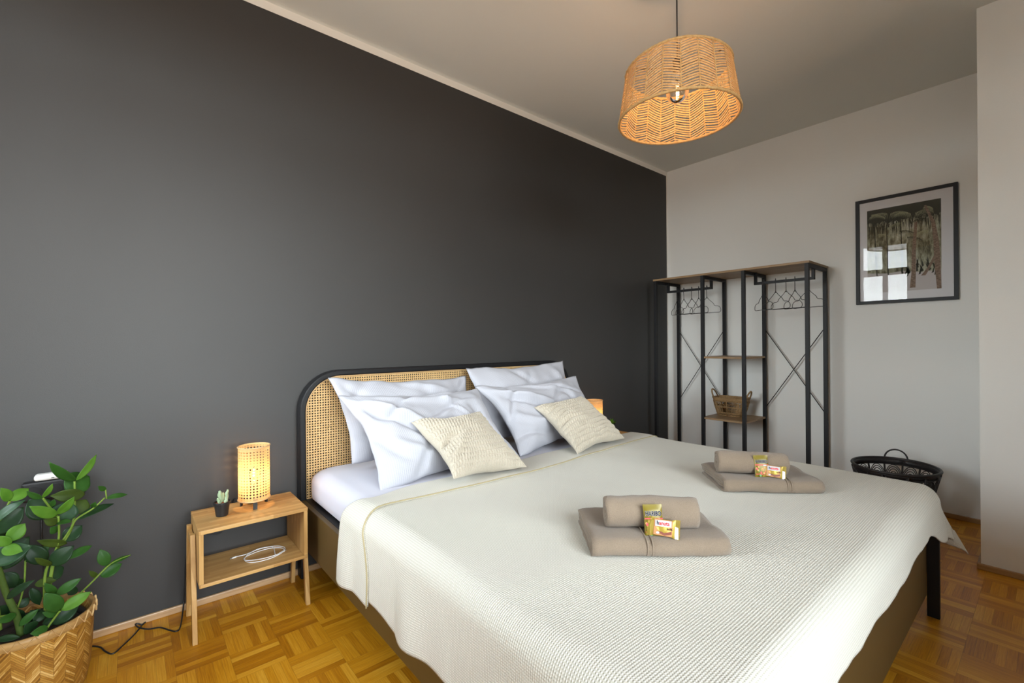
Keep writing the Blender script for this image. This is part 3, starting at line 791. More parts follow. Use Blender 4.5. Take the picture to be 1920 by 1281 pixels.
# ------------------------------------------------------------------ nightstands, lamps
def nightstand(x0, label):
    t = thing('nightstand', label, 'nightstand', (x0+.2, 2.22, 0), 'bamboo nightstands beside the bed')
    y0, y1, zt = 2.085, 2.365, .440; th = .015; x1 = x0+.392
    b = MB(); b.box(x0, y0, zt-th, x1, y1, zt); part('top', b, M['bamboo'], t, bevel=.0015)
    b = MB(); b.box(x0+.002, y0+.002, .222, x1-.002, y1, .222+th-.002); part('shelf', b, M['bamboo'], t, bevel=.0015)
    for xa in (x0+.001, x1-th-.001):
        b = MB(); b.box(xa, y0+.001, .236, xa+th, y1, zt-th); part('side_panel', b, M['bamboo_upright'], t, bevel=.001)
    for sx_, xa in ((-1, x0-.018), (1, x1+.001)):
        for ya, yb in ((2.195, 2.128), (2.318, 2.372)):
            b = MB(); w = .022; dz = .40
            P = []
            for (yy, z) in ((yb, 0), (ya, dz)):
                for (xx, yo) in ((xa, -w/2), (xa+.017, -w/2), (xa+.017, w/2), (xa, w/2)): P.append((xx, yy+yo, z))
            b.add(P, [(3, 2, 1, 0), (4, 5, 6, 7), (0, 1, 5, 4), (1, 2, 6, 5), (2, 3, 7, 6), (3, 0, 4, 7)]); part('leg', b, M['bamboo_upright'], t, bevel=.0015)
        b = MB(); b.box(xa+.002, 2.19, .355, xa+.016, 2.32, .385); part('crosspiece', b, M['bamboo'], t, bevel=.001)
    return t
nightstand(.198, 'bamboo nightstand with an open shelf on the left of the bed')
nightstand(2.588, 'bamboo nightstand mostly hidden behind the bed on its right')
def table_lamp(x, y, z, label):
    t = thing('table_lamp', label, 'lamp', (x, y, z), 'cane table lamps on the nightstands')
    R_ = .061; z0, z1 = z+.034, z+.262; n = 48
    b = MB(); P = []; uv = []
    for i in range(2):
        P.append([Vector((x+R_*math.cos(2*PI*k/n), y+R_*math.sin(2*PI*k/n), z0+(z1-z0)*i)) for k in range(n+1)])
    b.grid(P, lambda i, j: (j/n, i)); part('cane_shade', b, M['cane_shade'], t, label='glowing perforated cane shade', smooth=True)
    for zz in (z0, z1):
        b = MB(); b.tube([(x+(R_+.0008)*math.cos(2*PI*k/40), y+(R_+.0008)*math.sin(2*PI*k/40), zz) for k in range(40)], .0028, 6, closed=True); part('shade_rim', b, M['cane_trim'], t, smooth=True)
    for k in range(3):
        a = math.radians(-97+120*k); c, s_ = math.cos(a), math.sin(a); b = MB()
        b.beam((x+(R_-.006)*c, y+(R_-.006)*s_, z), (x+(R_-.006)*c, y+(R_-.006)*s_, z+.05), .0155, .005, up=(c, s_, 0)); part('leg', b, M['black_plastic'], t)
    b = MB()
    for k in range(3):
        a = math.radians(-97+120*k); b.beam((x, y, z+.046), (x+(R_-.004)*math.cos(a), y+(R_-.004)*math.sin(a), z+.046), .012, .004)
    part('cross_bracket', b, M['black_plastic'], t)
    b = MB(); b.lathe([(.0, z+.03), (.016, z+.03), (.016, z+.085), (.013, z+.09), (0, z+.09)], (x, y, 0), 16); part('socket', b, M['black_plastic'], t, smooth=False)
    bl = MB(); bl.lathe([(.0125, z+.088), (.014, z+.10), (.022, z+.125), (.024, z+.14), (.020, z+.158), (.010, z+.168), (0, z+.171)], (x, y, 0), 20)
    bo = part('bulb', bl, M['bulb_glass'], t, smooth=True)
    f = MB(); f.tube([(x+.006*math.cos(k*.9), y+.006*math.sin(k*.9), z+.105+k*.0022) for k in range(22)], .0012, 5); part('filament', f, M['filament2'], bo, smooth=True)
    l = bpy.data.lights.new('lamp_light', 'POINT'); l.energy = 1.6; l.color = (1, .64, .34); l.shadow_soft_size = .006
    lo = bpy.data.objects.new('lamp_light', l); COL.objects.link(lo); lo.location = (x, y, z+.13)
table_lamp(.418, 2.262, .4405, 'lit cane table lamp on the left nightstand, beside the cactus')
table_lamp(2.715, 2.262, .4405, 'lit cane table lamp behind the right cushion, on the far nightstand')

def small_pot(x, y, z, label, kind, name):
    t = thing(name, label, 'plant', (x, y, z), 'small potted succulents')
    b = MB(); b.lathe([(0, z), (.021, z), (.022, z+.002), (.0285, z+.050), (.0305, z+.050), (.0305, z+.058), (.027, z+.058), (.027, z+.050), (0, z+.050)], (x, y, 0), 28); part('pot', b, M['black_plastic'], t, smooth=False, bevel=.0008)
    b = MB(); b.lathe([(0, z+.0545), (.015, z+.0535), (.0268, z+.051)], (x, y, 0), 20); part('gravel', b, M['terracotta'], t)
    b = MB()
    if kind:
        for (dx, dy, h, r, lean) in ((-.006, 0, .050, .0085, -.05), (.014, -.008, .052, .0065, .10), (.004, .008, .038, .007, .0), (-.010, -.008, .024, .006, -.3), (.010, -.012, .018, .006, .4)):
            pts = []; rs = []
            for k in range(9):
                q = k/8; pts.append((x+dx+lean*h*q*q+.0015*math.sin(k*2), y+dy, z+.053+h*q)); rs.append(r*(math.sin(PI*(.12+.83*q))**.45)*(1+.12*math.sin(k*2.6)))
            b.tube(pts, rs, 9)
    else:
        for k in range(16):
            a = k*2.399; el = .35+.07*k; L = .046; d = Vector((math.cos(a)*math.cos(el), math.sin(a)*math.cos(el), math.sin(el))); c = Vector((x, y, z+.052)); sd = d.cross(Vector((0, 0, 1))).normalized()*.007
            b.poly([c, c+d*L*.6+sd, c+d*L*1.1, c+d*L*.6-sd]); b.poly([c, c+d*L*.6-sd-Vector((0, 0, .002)), c+d*L*1.1, c+d*L*.6+sd-Vector((0, 0, .002))])
    part('cactus_body' if kind else 'rosette', b, M['cactus_green'] if kind else M['leaf_bright'], t, smooth=True)
small_pot(.292, 2.222, .4405, 'small cactus in a black pot on the left nightstand', True, 'potted_cactus')
small_pot(2.925, 2.262, .4405, 'small green succulent on the far right nightstand, mostly hidden', False, 'potted_succulent')
def usb_cable():
    z = .2385; b = MB(); c = Vector((.452, 2.215, 0)); pts = []
    tk = Vector((.96, -.10, 0)).normalized()
    st = at(443, 1044, 2, z); en = at(525, 1037, 2, z)
    pts.append(st); N = 60
    for k in range(N):
        a = PI*.95-k/N*2*PI*2.35; rx = .078+.009*math.sin(k*.31); ry = .056+.014*math.cos(k*.12)
        pts.append(Vector((c.x+rx*math.cos(a)+.004*math.sin(k*.1), c.y+ry*math.sin(a)-.01*(k/N), z+.0012*math.sin(k*.5)+.001*(k//30))))
    pts = spline(pts[::3]+[en+Vector((-.02, -.012, 0)), en], 5)
    b.tube(pts, .0018, 6)
    t = b.build('charging_cable', M['cable_white'], smooth=True, loc=(c.x, c.y, z)); tag(t, 'white charging cable coiled on the shelf of the left nightstand', 'cable')
    for p, q in ((en, en+Vector((.020, .010, 0))), (st, st-Vector((.016, .004, 0)))):
        b = MB(); b.beam(p, q, .007, .0045); o = part('plug', b, M['white_plastic'], t, bevel=.001)
        b = MB(); d_ = (q-p).normalized(); b.beam(q, q+d_*.008, .005, .0022); part('connector', b, M['silver_foil'], o)
usb_cable()

# ------------------------------------------------------------------ cables, socket
def cables():
    P = [Vector((-.23, 2.405, .003)), Vector((-.20, 2.40, .003)), Vector((-.15, 2.385, .003)), Vector((-.115, 2.366, .003))]
    for px, py in ((188, 1214), (198, 1222), (212, 1226), (230, 1211), (252, 1190), (266, 1173), (272, 1160), (265, 1156), (258, 1160), (254, 1168), (260, 1179), (278, 1180), (300, 1177), (318, 1182), (330, 1184), (338, 1176)):
        p = at(px, py, 2, .004); p.y = min(p.y, 2.412); P.append(p)
    P[10].z = .008; P[12].z = .012; P[13].z = .012; P[14].z = .009
    P += [Vector((.172, 2.40, .02)), Vector((.180, 2.42, .10)), Vector((.188, 2.425, .24)), Vector((.22, 2.425, .32)), Vector((.31, 2.42, .30)), Vector((.35, 2.405, .40)), Vector((.36, 2.385, .452)), Vector((.385, 2.34, .4445)), Vector((.41, 2.29, .4445)), Vector((.417, 2.265, .458))]
    b = MB(); b.tube(spline(P, 6), .0028, 7); o = b.build('lamp_cord', M['black_plastic'], smooth=True, loc=(0.05, 2.38, 0))
    tag(o, 'black lamp cord looping over the floor from the left nightstand', 'cord')
    # wall socket block with a white charger lying on it
    t = thing('socket_block', 'black triple wall socket behind the green plant', 'socket', (-.225, D-.02, .58))
    x0, x1 = -.300, -.130; b = MB(); b.box(x0, D-.036, .578, x1, D, .650); bo = part('housing', b, M['black_plastic'], t, bevel=.008)
    for k in range(3):
        xc = x0+.032+k*.053; b = MB(); b.lathe([(.0185, 0), (.0205, 0), (.0205, .004), (.0185, .004), (.0185, -.012), (0, -.012)], (0, 0, 0), 24)
        b.v = [(xc+v[0], D-.037-v[2], .615+v[1]) for v in b.v]; part('socket_ring', b, M['black_plastic'], t, smooth=False)
    b = MB(); b.tube([(-.250, D-.012, .58), (-.252, D-.012, .45), (-.245, D-.012, .33), (-.24, D-.03, .15), (-.2, D-.03, .02)], .0035, 6); part('cord', b, M['black_plastic'], t, smooth=True)
    b = MB(); b.box(-.268, D-.042, .6515, -.178, D-.004, .675); c = b.build('charger', M['white_plastic'], bevel=.009, loc=(-.223, D-.02, .6515)); tag(c, 'white two port charger resting on top of the black wall socket', 'charger')
    c.modifiers['bevel'].segments = 4
    for xx in (-.222, -.208):
        b = MB(); b.box(xx, D-.0428, .658, xx+.008, D-.0415, .6605); part('port', b, M['black_plastic'], c)
cables()

# ------------------------------------------------------------------ planter and plant
PC = Vector((-.238, 2.112, 0))
def planter():
    t = thing('planter_basket', 'woven bamboo planter basket holding the green plant on the floor', 'basket', PC)
    b = MB(); b.lathe([(0, .004), (.098, .004), (.112, .012), (.124, .035), (.133, .08), (.139, .14), (.142, .20), (.144, .262), (.145, .272), (.138, .272), (.137, .255), (.133, .15), (.120, .03), (0, .03)], PC, 96)
    part('basket_wall', b, M['planter'], t, smooth=True)
    b = MB(); b.lathe([(.1445, .252), (.1475, .254), (.1485, .270), (.146, .279), (.139, .279), (.137, .268), (.138, .252)], PC, 72); part('rim', b, M['planter_rim'], t, smooth=True)
    b = MB(); n = 26
    pts = [(PC.x+(.1495+.001*(k % 2))*math.cos(2*PI*k/(2*n)), PC.y+(.1495+.001*(k % 2))*math.sin(2*PI*k/(2*n)), .253 if k % 2 else .281) for k in range(2*n)]
    b.tube(pts, .0016, 5, closed=True, flat=1.6); part('lacing', b, M['rattan'], t)
planter()
C1 = lambda a: (a[0]*.20297, 840+a[1]*.20297)
C2 = lambda a: (a[0]*.18813, 1040+a[1]*.18813)
def plant():
    t = thing('houseplant', 'bushy green plant with glossy oval leaves in the planter basket', 'plant', (PC.x, PC.y, .03))
    b = MB(); b.lathe([(0, .236), (.05, .238), (.110, .232), (.118, .226)], PC, 32); part('soil', b, M['soil'], t, smooth=True)
    b = MB(); b.lathe([(0, .032), (.09, .032), (.119, .245), (.124, .245), (.124, .250), (.116, .250), (.115, .225)], PC, 32); part('grow_pot', b, M['black_plastic'], t, smooth=True)
    def W(p, y): return at(p[0], p[1], 1, y)
    stems = [  # (points in crop units, crop, thickness, depth start, depth end)
        ([(690, 310), (690, 500), (675, 700), (600, 850), (530, 930), (470, 1180), (455, 1400), (450, 1560)], C1, [.0028, .0032, .0035, .004, .0045, .005, .0055, .006], 2.10, 2.10),
        ([(540, 630), (545, 800), (520, 930), (430, 1120), (410, 1300), (420, 1540)], C1, [.003]*3+[.0038]*3, 2.04, 2.09),
        ([(970, 460), (860, 560), (710, 655), (655, 745), (585, 850)], C1, [.0022, .0025, .0028, .003, .003], 2.08, 2.09),
        ([(395, 462), (450, 535), (530, 640)], C1, [.003]*3, 2.04, 2.05),
        ([(92, 490), (55, 570), (0, 680), (-60, 800), (-90, 1100), (-40, 1400), (0, 1680)], C1, [.0028, .003, .0035, .004, .005, .006, .006], 2.02, 2.08),
        ([(90, 870), (0, 950), (-60, 1010), (-88, 1100)], C1, [.003, .0035, .004, .004], 1.99, 2.055),
        ([(235, 1040), (225, 1240), (190, 1400), (150, 1500)], C1, [.0026]*4, 2.14, 2.12),
        ([(1205, 990), (1100, 1030), (1000, 1090), (820, 1270), (660, 1420), (520, 1560)], C1, [.0014, .002, .0026, .0028, .003, .0034], 2.12, 2.10),
        ([(-40, 60), (0, 180), (60, 380), (160, 600), (210, 800)], C2, [.007, .0075, .0085, .009, .0095], 2.02, 2.06),
        ([(600, 560), (530, 650), (470, 735), (420, 830)], C2, [.003]*4, 1.99, 2.01),
        ([(160, 585), (80, 605), (-40, 625)], C2, [.0028]*3, 2.05, 2.0),
        ([(985, 470), (975, 385)], C1, [.002, .002], 2.08, 2.08)]
    for pts, c, rs, ya, yb in stems:
        n = len(pts); P = [W(c(p), ya+(yb-ya)*i/(n-1)) for i, p in enumerate(pts)]
        Q = spline(P, 5); R_ = []
        for i in range(len(Q)):
            f = i/(len(Q)-1)*(n-1); k = min(int(f), n-2); R_.append(rs[k]+(rs[k+1]-rs[k])*(f-k))
        for q in Q: q.z = max(q.z, .225)
        b = MB(); b.tube(Q, R_, 8); part('stem', b, M['trunk_green' if max(rs) > .005 and c is C2 else 'stem_green'], t, smooth=True)
    L = [ # crop, base, tip, width, depth base, depth tip, tone, roll
        (1, (695, 305), (450, 140), 78, 2.10, 2.04, 'm', .5), (1, (705, 300), (900, 62), 58, 2.10, 2.14, 'b', -.6), (1, (600, 385), (830, 260), 215, 2.13, 2.17, 'm', .1),
        (1, (785, 430), (468, 445), 112, 2.09, 2.06, 'o', .2), (1, (95, 490), (268, 372), 105, 2.02, 2.05, 'b', .2), (1, (90, 490), (14, 372), 80, 2.02, 1.99, 'b', -.3),
        (1, (-60, 690), (222, 480), 75, 2.02, 2.0, 'g', .8), (1, (-50, 790), (215, 550), 190, 2.04, 2.04, 'd', .1), (1, (75, 858), (232, 698), 125, 1.99, 2.0, 'b', -.1),
        (1, (105, 885), (-60, 830), 90, 1.98, 1.97, 'b', .3), (1, (18, 935), (208, 955), 105, 1.98, 1.96, 'b', .2), (1, (-90, 1050), (290, 905), 190, 2.0, 1.98, 'g', .2),
        (1, (-40, 1130), (270, 820), 200, 2.06, 2.08, 'd', 0), (1, (390, 470), (245, 405), 50, 2.04, 2.02, 'm', .5), (1, (395, 460), (488, 335), 42, 2.04, 2.02, 'b', -.6),
        (1, (460, 640), (262, 480), 185, 2.09, 2.10, 'd', 0), (1, (525, 628), (278, 545), 95, 2.03, 1.98, 'b', .2), (1, (530, 615), (688, 455), 72, 2.03, 2.01, 'b', -.5),
        (1, (555, 690), (630, 490), 205, 2.08, 2.09, 'g', 0), (1, (545, 690), (405, 668), 75, 2.05, 2.03, 'o', .3), (1, (520, 700), (660, 680), 42, 2.04, 2.02, 'm', .9),
        (1, (700, 665), (1052, 508), 70, 2.09, 2.12, 'd', .6), (1, (980, 465), (1180, 427), 46, 2.08, 2.10, 'm', .4), (1, (975, 392), (908, 355), 44, 2.08, 2.06, 'm', .1),
        (1, (690, 610), (800, 475), 140, 2.13, 2.15, 'o', 0), (1, (855, 550), (880, 503), 46, 2.08, 2.06, 'm', 0), (1, (470, 545), (502, 478), 50, 2.05, 2.04, 'm', 0),
        (1, (530, 775), (468, 735), 75, 2.08, 2.06, 'm', 0), (1, (590, 860), (758, 715), 135, 2.12, 2.13, 'd', .2), (1, (620, 882), (342, 862), 68, 2.07, 2.03, 'o', .5),
        (1, (468, 1085), (678, 905), 150, 2.05, 2.05, 'd', .1), (1, (630, 1025), (852, 898), 72, 2.09, 2.12, 'm', .4), (1, (425, 1060), (240, 900), 140, 2.10, 2.10, 'd', .1),
        (1, (372, 960), (458, 915), 60, 2.12, 2.12, 'm', 0), (1, (478, 1080), (322, 1020), 52, 2.04, 2.0, 'o', .4), (1, (990, 1088), (925, 938), 95, 2.12, 2.12, 'm', 0),
        (1, (1000, 1088), (1212, 985), 40, 2.12, 2.14, 'm', .5), (1, (930, 1190), (1125, 1068), 110, 2.13, 2.14, 'm', .2), (1, (905, 1195), (820, 1137), 42, 2.12, 2.10, 'o', .2),
        (1, (60, 1300), (105, 1150), 140, 2.1, 2.12, 'd', 0), (1, (400, 1200), (592, 1100), 160, 2.12, 2.14, 'd', .1), (2, (560, 402), (808, 235), 95, 2.03, 2.03, 'm', .1),
        (2, (600, 557), (450, 388), 135, 1.99, 1.97, 'm', .0), (2, (610, 557), (908, 370), 112, 1.99, 2.0, 'b', .1), (2, (560, 395), (445, 288), 70, 2.04, 2.02, 'm', .2),
        (2, (585, 595), (425, 580), 72, 2.01, 1.99, 'm', .1), (2, (520, 695), (790, 490), 145, 2.04, 2.05, 'd', .1), (2, (478, 735), (305, 790), 88, 1.99, 1.962, 'm', .2),
        (2, (340, 745), (252, 700), 120, 2.05, 2.03, 'd', 0), (2, (65, 442), (337, 255), 75, 2.03, 2.0, 'd', .4), (2, (190, 715), (382, 545), 72, 2.04, 2.04, 'm', .2),
        (2, (165, 600), (-30, 670), 78, 2.03, 2.0, 'm', .3), (2, (-40, 850), (205, 822), 65, 2.02, 2.01, 'd', .3), (2, (345, 300), (560, 255), 85, 2.09, 2.08, 'o', .4),
        (2, (305, 335), (400, 505), 80, 2.12, 2.12, 'd', .2), (2, (-40, 530), (120, 610), 120, 2.1, 2.12, 'd', 0), (2, (20, 190), (155, 330), 150, 2.1, 2.1, 'd', 0),
        (2, (680, 405), (765, 320), 90, 2.12, 2.14, 'd', 0), (2, (225, 290), (148, 250), 60, 2.12, 2.10, 'd', 0), (2, (180, 530), (290, 430), 90, 2.14, 2.15, 'd', 0),
        (2, (240, 60), (420, -20), 110, 2.14, 2.15, 'd', .2), (2, (420, 640), (300, 560), 110, 2.1, 2.1, 'd', .2), (1, (-60, 720), (40, 840), 120, 2.06, 2.06, 'd', 0), (1, (230, 1010), (120, 930), 90, 2.13, 2.13, 'd', .2),
        (2, (440, 560), (330, 690), 90, 2.08, 2.06, 'd', .2), (2, (560, 640), (420, 690), 100, 2.07, 2.07, 'd', .1), (2, (100, 560), (250, 640), 90, 2.1, 2.12, 'd', 0)]
    MI = {'d': 0, 'm': 1, 'b': 2, 'g': 3, 'o': 4}; b = MB()
    for (cr_, p0, p1, w, ya, yb, tn, roll) in L:
        c = C1 if cr_ == 1 else C2; A_ = W(c(p0), ya); B_ = W(c(p1), yb); wpx = w*(.203 if cr_ == 1 else .188)
        dep = (A_-EYE).dot(CF); wd = wpx/F*dep; ax = B_-A_; L_ = ax.length; ax.normalize()
        view = (EYE-A_).normalized(); sd = ax.cross(view).normalized(); up = sd.cross(ax).normalized()
        if up.dot(view) < 0: up = -up
        sd2 = (sd*math.cos(roll)+up*math.sin(roll)); up2 = sd2.cross(ax); up2 = up2 if up2.dot(view) > 0 else -up2
        wd2 = wd/max(.55, math.cos(roll)); P = []; n = 12
        for i in range(n+1):
            q = i/n; prof = (math.sin(PI*min(1, q**.88*.985+.008))**.72)*(1 if q < .8 else 1-.45*(q-.8)/.2)
            cen = A_+ax*(L_*q)+up2*(.07*L_*math.sin(PI*q)-.04*L_*q)
            row = []
            for j in range(-4, 5):
                s_ = j/4; row.append(cen+sd2*(s_*wd2/2*prof)+up2*(wd2*.085*prof*abs(s_)))
            P.append(row)
        if min(v.z for r in P for v in r) < .235:
            pass
        b.cur = MI[tn]; b.grid(P)
    part('foliage', b, [M['leaf_dark'], M['leaf_mid'], M['leaf_bright'], M['leaf_grey'], M['leaf_olive']], t, smooth=True, solid=.0008)
plant()

# ------------------------------------------------------------------ clothes rack
RX0, RX1 = 3.618, 4.002
RY = [1.11, 1.54, 1.867, 2.303]
def rack():
    t = thing('clothes_rack', 'open black metal clothes rack with wooden top along the white wall', 'clothes rack', (3.81, 1.7, 0)); w = .025; zt = 1.685
    for yy in RY:
        for xx in (RX0, RX1): 
            b = MB(); b.box(xx-w/2, yy-w/2, 0, xx+w/2, yy+w/2, zt); part('post', b, M['black_metal'], t, bevel=.001)
        b = MB(); b.box(RX0+w/2, yy-w/2, zt-w, RX1-w/2, yy+w/2, zt); part('crossbar', b, M['black_metal'], t)
        b = MB(); b.box(RX0+w/2, yy-w/2, .03, RX1-w/2, yy+w/2, .03+w); part('crossbar', b, M['black_metal'], t)
    b = MB(); b.box(RX0-.014, RY[0]-.018, zt, RX1+.014, RY[3]+.018, zt+.016); part('top_board', b, M['shelf_oak'], t, bevel=.001, label='long light brown wooden top board')
    for z in (1.005, .508):
        b = MB(); b.box(RX0-.008, RY[1]-.010, z, RX1-.013, RY[2]+.010, z+.015); part('shelf', b, M['shelf_oak'], t, bevel=.001)
    for ya, yb in ((RY[0], RY[1]), (RY[2], RY[3])):
        b = MB(); x = 3.805; q = .020; y0, y1 = ya+.008, yb-.004; zr = 1.598
        b.box(x-q/2, y0, zr-q/2, x+q/2, y1, zr+q/2)
        for yy in (y0, y1-q): b.box(x-q/2, yy, zr+q/2, x+q/2, yy+q, zt)
        part('hanging_rail', b, M['black_metal'], t, bevel=.001)
        for s in (0, 1):
            z0, z1 = (.60, 1.232) if s else (1.232, .60)
            b = MB(); b.tube([(RX1+.004*(s*2-1), ya+.008, z0), (RX1+.004*(s*2-1), yb-.008, z1)], .0032, 6); part('cross_brace', b, M['black_metal'], t, smooth=True)
rack()
def hangers():
    # one cloud-shaped wire hanger: shoulders ripple down to rounded ends, straight bottom bar
    def make():
        t = thing('wire_hanger', 'x', 'hanger', (0, 0, 0), 'black wire hangers on the rack')
        r = .0021
        half = [(0, -.085), (.025, -.108), (.050, -.128), (.066, -.142), (.074, -.156), (.086, -.163), (.102, -.164), (.120, -.170), (.134, -.184), (.138, -.200), (.133, -.213), (.120, -.218), (.08, -.218), (.03, -.218)]
        P = [(0, x, z) for x, z in half]+[(0, -x, z) for x, z in half[::-1][:-1]]
        b = MB(); b.tube(spline(P, 4, True), r, 6, closed=True); localpart('frame', b, M['black_wire'], t, smooth=True)
        H_ = [(0, 0, -.088), (0, -.002, -.05), (0, -.010, -.012)]
        for k in range(9): a = PI*1.03-k/8*PI*1.15; H_.append((0, .0045+.0148*math.cos(a), .003+.0148*math.sin(a)))
        H_.append((0, .023, -.012))
        b = MB(); b.tube(spline(H_, 3), r*1.1, 6); hk = localpart('hook', b, M['black_wire'], t, smooth=True); hk.rotation_euler = (0, 0, math.radians(-70))
        b = MB(); b.tube([(0, 0, -.094), (0, 0, -.076)], .003, 8); localpart('twist', b, M['black_wire'], t, smooth=True)
        return t
    proto = make(); first = True
    names = ['leftmost black wire hanger on the left rail of the rack', 'second black wire hanger from the left on the left rail', 'middle black wire hanger on the left rail', 'fourth black wire hanger from the left on the left rail', 'rightmost black wire hanger on the left rail, beside the post',
             'leftmost black wire hanger on the right rail of the rack', 'second black wire hanger from the left on the right rail', 'middle black wire hanger on the right rail', 'fourth black wire hanger from the left on the right rail', 'rightmost black wire hanger on the right rail, beside the end post']
    ys = [2.200, 2.137, 2.062, 1.998, 1.925, 1.468, 1.380, 1.308, 1.248, 1.162]
    rot = [38, 30, 24, 30, 12, 42, 28, 24, 40, 26]
    for nm, y, r_ in zip(names, ys, rot):
        if first: o = proto; first = False
        else:
            o = proto.copy(); COL.objects.link(o)
            for c in proto.children:
                d = c.copy(); COL.objects.link(d); d.parent = o
        o['label'] = nm; o.location = (3.805, y, 1.606); o.rotation_euler = (0, 0, math.radians(-r_))
        for c in o.children:
            if c.name.startswith('hook'): c.rotation_euler = (0, 0, math.radians(r_-74))
hangers()
def shelf_basket():
    cx, cy, z0 = 3.845, 1.742, .5235; t = thing('wicker_basket', 'small brown wicker basket with two handles on the rack shelf', 'basket', (cx, cy, z0))
    a0, b0, a1, b1 = .068, .092, .092, .132; h = .150
    def pt(u, z): # rounded rectangle rings
        q = z/h; a, b_ = a0+(a1-a0)*q**.8, b0+(b1-b0)*q**.8; c, s = math.cos(u), math.sin(u); e = .42
        return Vector((cx+a*math.copysign(abs(c)**e, c), cy+b_*math.copysign(abs(s)**e, s), z0+z))
    N = 72; U = [2*PI*k/N for k in range(N)]
    b = MB()
    for z in (.004, .010, .022, .030): b.tube([pt(u, z) for u in U], .0032, 5, closed=True)
    for z in (.074, .080): b.tube([pt(u, z) for u in U], .0030, 5, closed=True)
    part('woven_band', b, M['wicker'], t, smooth=True)
    b = MB()
    P = [[pt(U[k % N], z)*1. for k in range(N+1)] for z in (.122, .136, .150)]; b.grid(P); b.tube([pt(u, .150) for u in U], .005, 6, closed=True); b.tube([pt(u, .122) for u in U], .003, 6, closed=True)
    part('rim', b, M['wicker'], t, smooth=True, solid=.004)
    b = MB()
    for k in range(N*1):
        u = U[k]
        b.tube([pt(u, .004), pt(u+.01, .040), pt(u, .078)], .0026, 4)
    for k in range(0, N, 6): b.tube([pt(U[k], .004), pt(U[k], .07), pt(U[k], .122)], .0042, 5)
    part('stake', b, M['wicker'], t, smooth=True)
    b = MB()
    for k in range(12):
        for r in (.25, .4, .55): b.tube([pt(2*PI*(k+.5)/12+r*.5*math.cos(a)*.95, .082+.036*r/.55*math.sin(a)) for a in np.linspace(0, PI, 9)], .0023, 4)
    part('arch_work', b, M['wicker'], t, smooth=True)
    b = MB(); b.poly([pt(u, .006) for u in U]); part('bottom', b, M['wicker'], t, solid=.003)
    for s in (-1, 1):
        y = cy+s*.130; b = MB(); b.tube([(cx+.040*math.cos(a), y+s*.028*math.sin(a), z0+.146+.066*math.sin(a)) for a in np.linspace(0, PI, 14)], .0062, 7); part('handle', b, M['wicker'], t, smooth=True)
shelf_basket()
def laundry_basket():
    cx, cy, hh = 3.60, .640, .372; t = thing('laundry_basket', 'black open wicker laundry basket with loop handles behind the bed foot', 'basket', (cx, cy, 0)); N = 60
    def pt(u, z, o=0.):
        q = z/hh; a, b_ = .135+.095*q+o, .120+.090*q+o
        return Vector((cx+a*math.cos(u), cy+b_*math.sin(u), z))
    U = [2*PI*k/N for k in range(N)]
    b = MB(); P = [[pt(U[k % N], z) for k in range(N+1)] for z in (hh-.034, hh)]; b.grid(P); b.tube([pt(u, hh) for u in U], .008, 8, closed=True); b.tube([pt(u, hh-.034) for u in U], .006, 6, closed=True)
    part('rim', b, M['black_wicker'], t, smooth=True, solid=.006)
    b = MB(); P = [[pt(U[k % N], z) for k in range(N+1)] for z in (.004, .10, .20)]; b.grid(P); part('lower_wall', b, M['black_wicker'], t, smooth=True, solid=.006)
    b = MB(); b.poly([pt(u, .005) for u in U]); part('bottom', b, M['black_wicker'], t, solid=.004)
    b = MB(); K = 14
    for k in range(K):
        u = 2*PI*k/K; b.tube([pt(u, .004, .004), pt(u, .2, .004), pt(u, hh-.02, .004)], .0055, 6)
    part('stake', b, M['black_wicker'], t, smooth=True)
    b = MB()
    for k in range(K):
        u0 = 2*PI*(k+.5)/K
        for r in (.34, .52, .70, .86, 1.0): b.tube([pt(u0+r*.5*2*PI/K*1.0*math.cos(a), .245+.088*r*math.sin(a)) for a in np.linspace(0, PI, 12)], .0028, 5)
        for r in (.34, .6, .86): b.tube([pt(u0+PI/K+r*.5*2*PI/K*math.cos(a), .19+.075*r*math.sin(a)) for a in np.linspace(0, PI, 10)], .0028, 5)
        for s in (-1, 1): b.tube([pt(u0+s*.20, .195), pt(u0-s*.20, .28)], .003, 5)
    for z in (.20, .206, .212, .242): b.tube([pt(u, z) for u in U], .0038, 5, closed=True)
    part('arch_work', b, M['black_wicker'], t, smooth=True)
    for u0, le in ((.16, 0), (PI+.2, 1)):
        b = MB(); c = pt(u0, hh); tn = (pt(u0+.3, hh)-pt(u0-.3, hh)).normalized(); out = Vector((math.cos(u0), math.sin(u0), 0))
        if le: pts = [c+tn*(.058*math.cos(a))+out*(-.004)+Vector((0, 0, -.012-.085*math.sin(a))) for a in np.linspace(0, PI, 16)]
        else: pts = [c+tn*(.058*math.cos(a))+out*.004+Vector((0, 0, -.004+.062*math.sin(a))) for a in np.linspace(0, PI, 16)]
        b.tube(pts, .0048, 7); part('handle', b, M['black_wicker'], t, smooth=True)
laundry_basket()

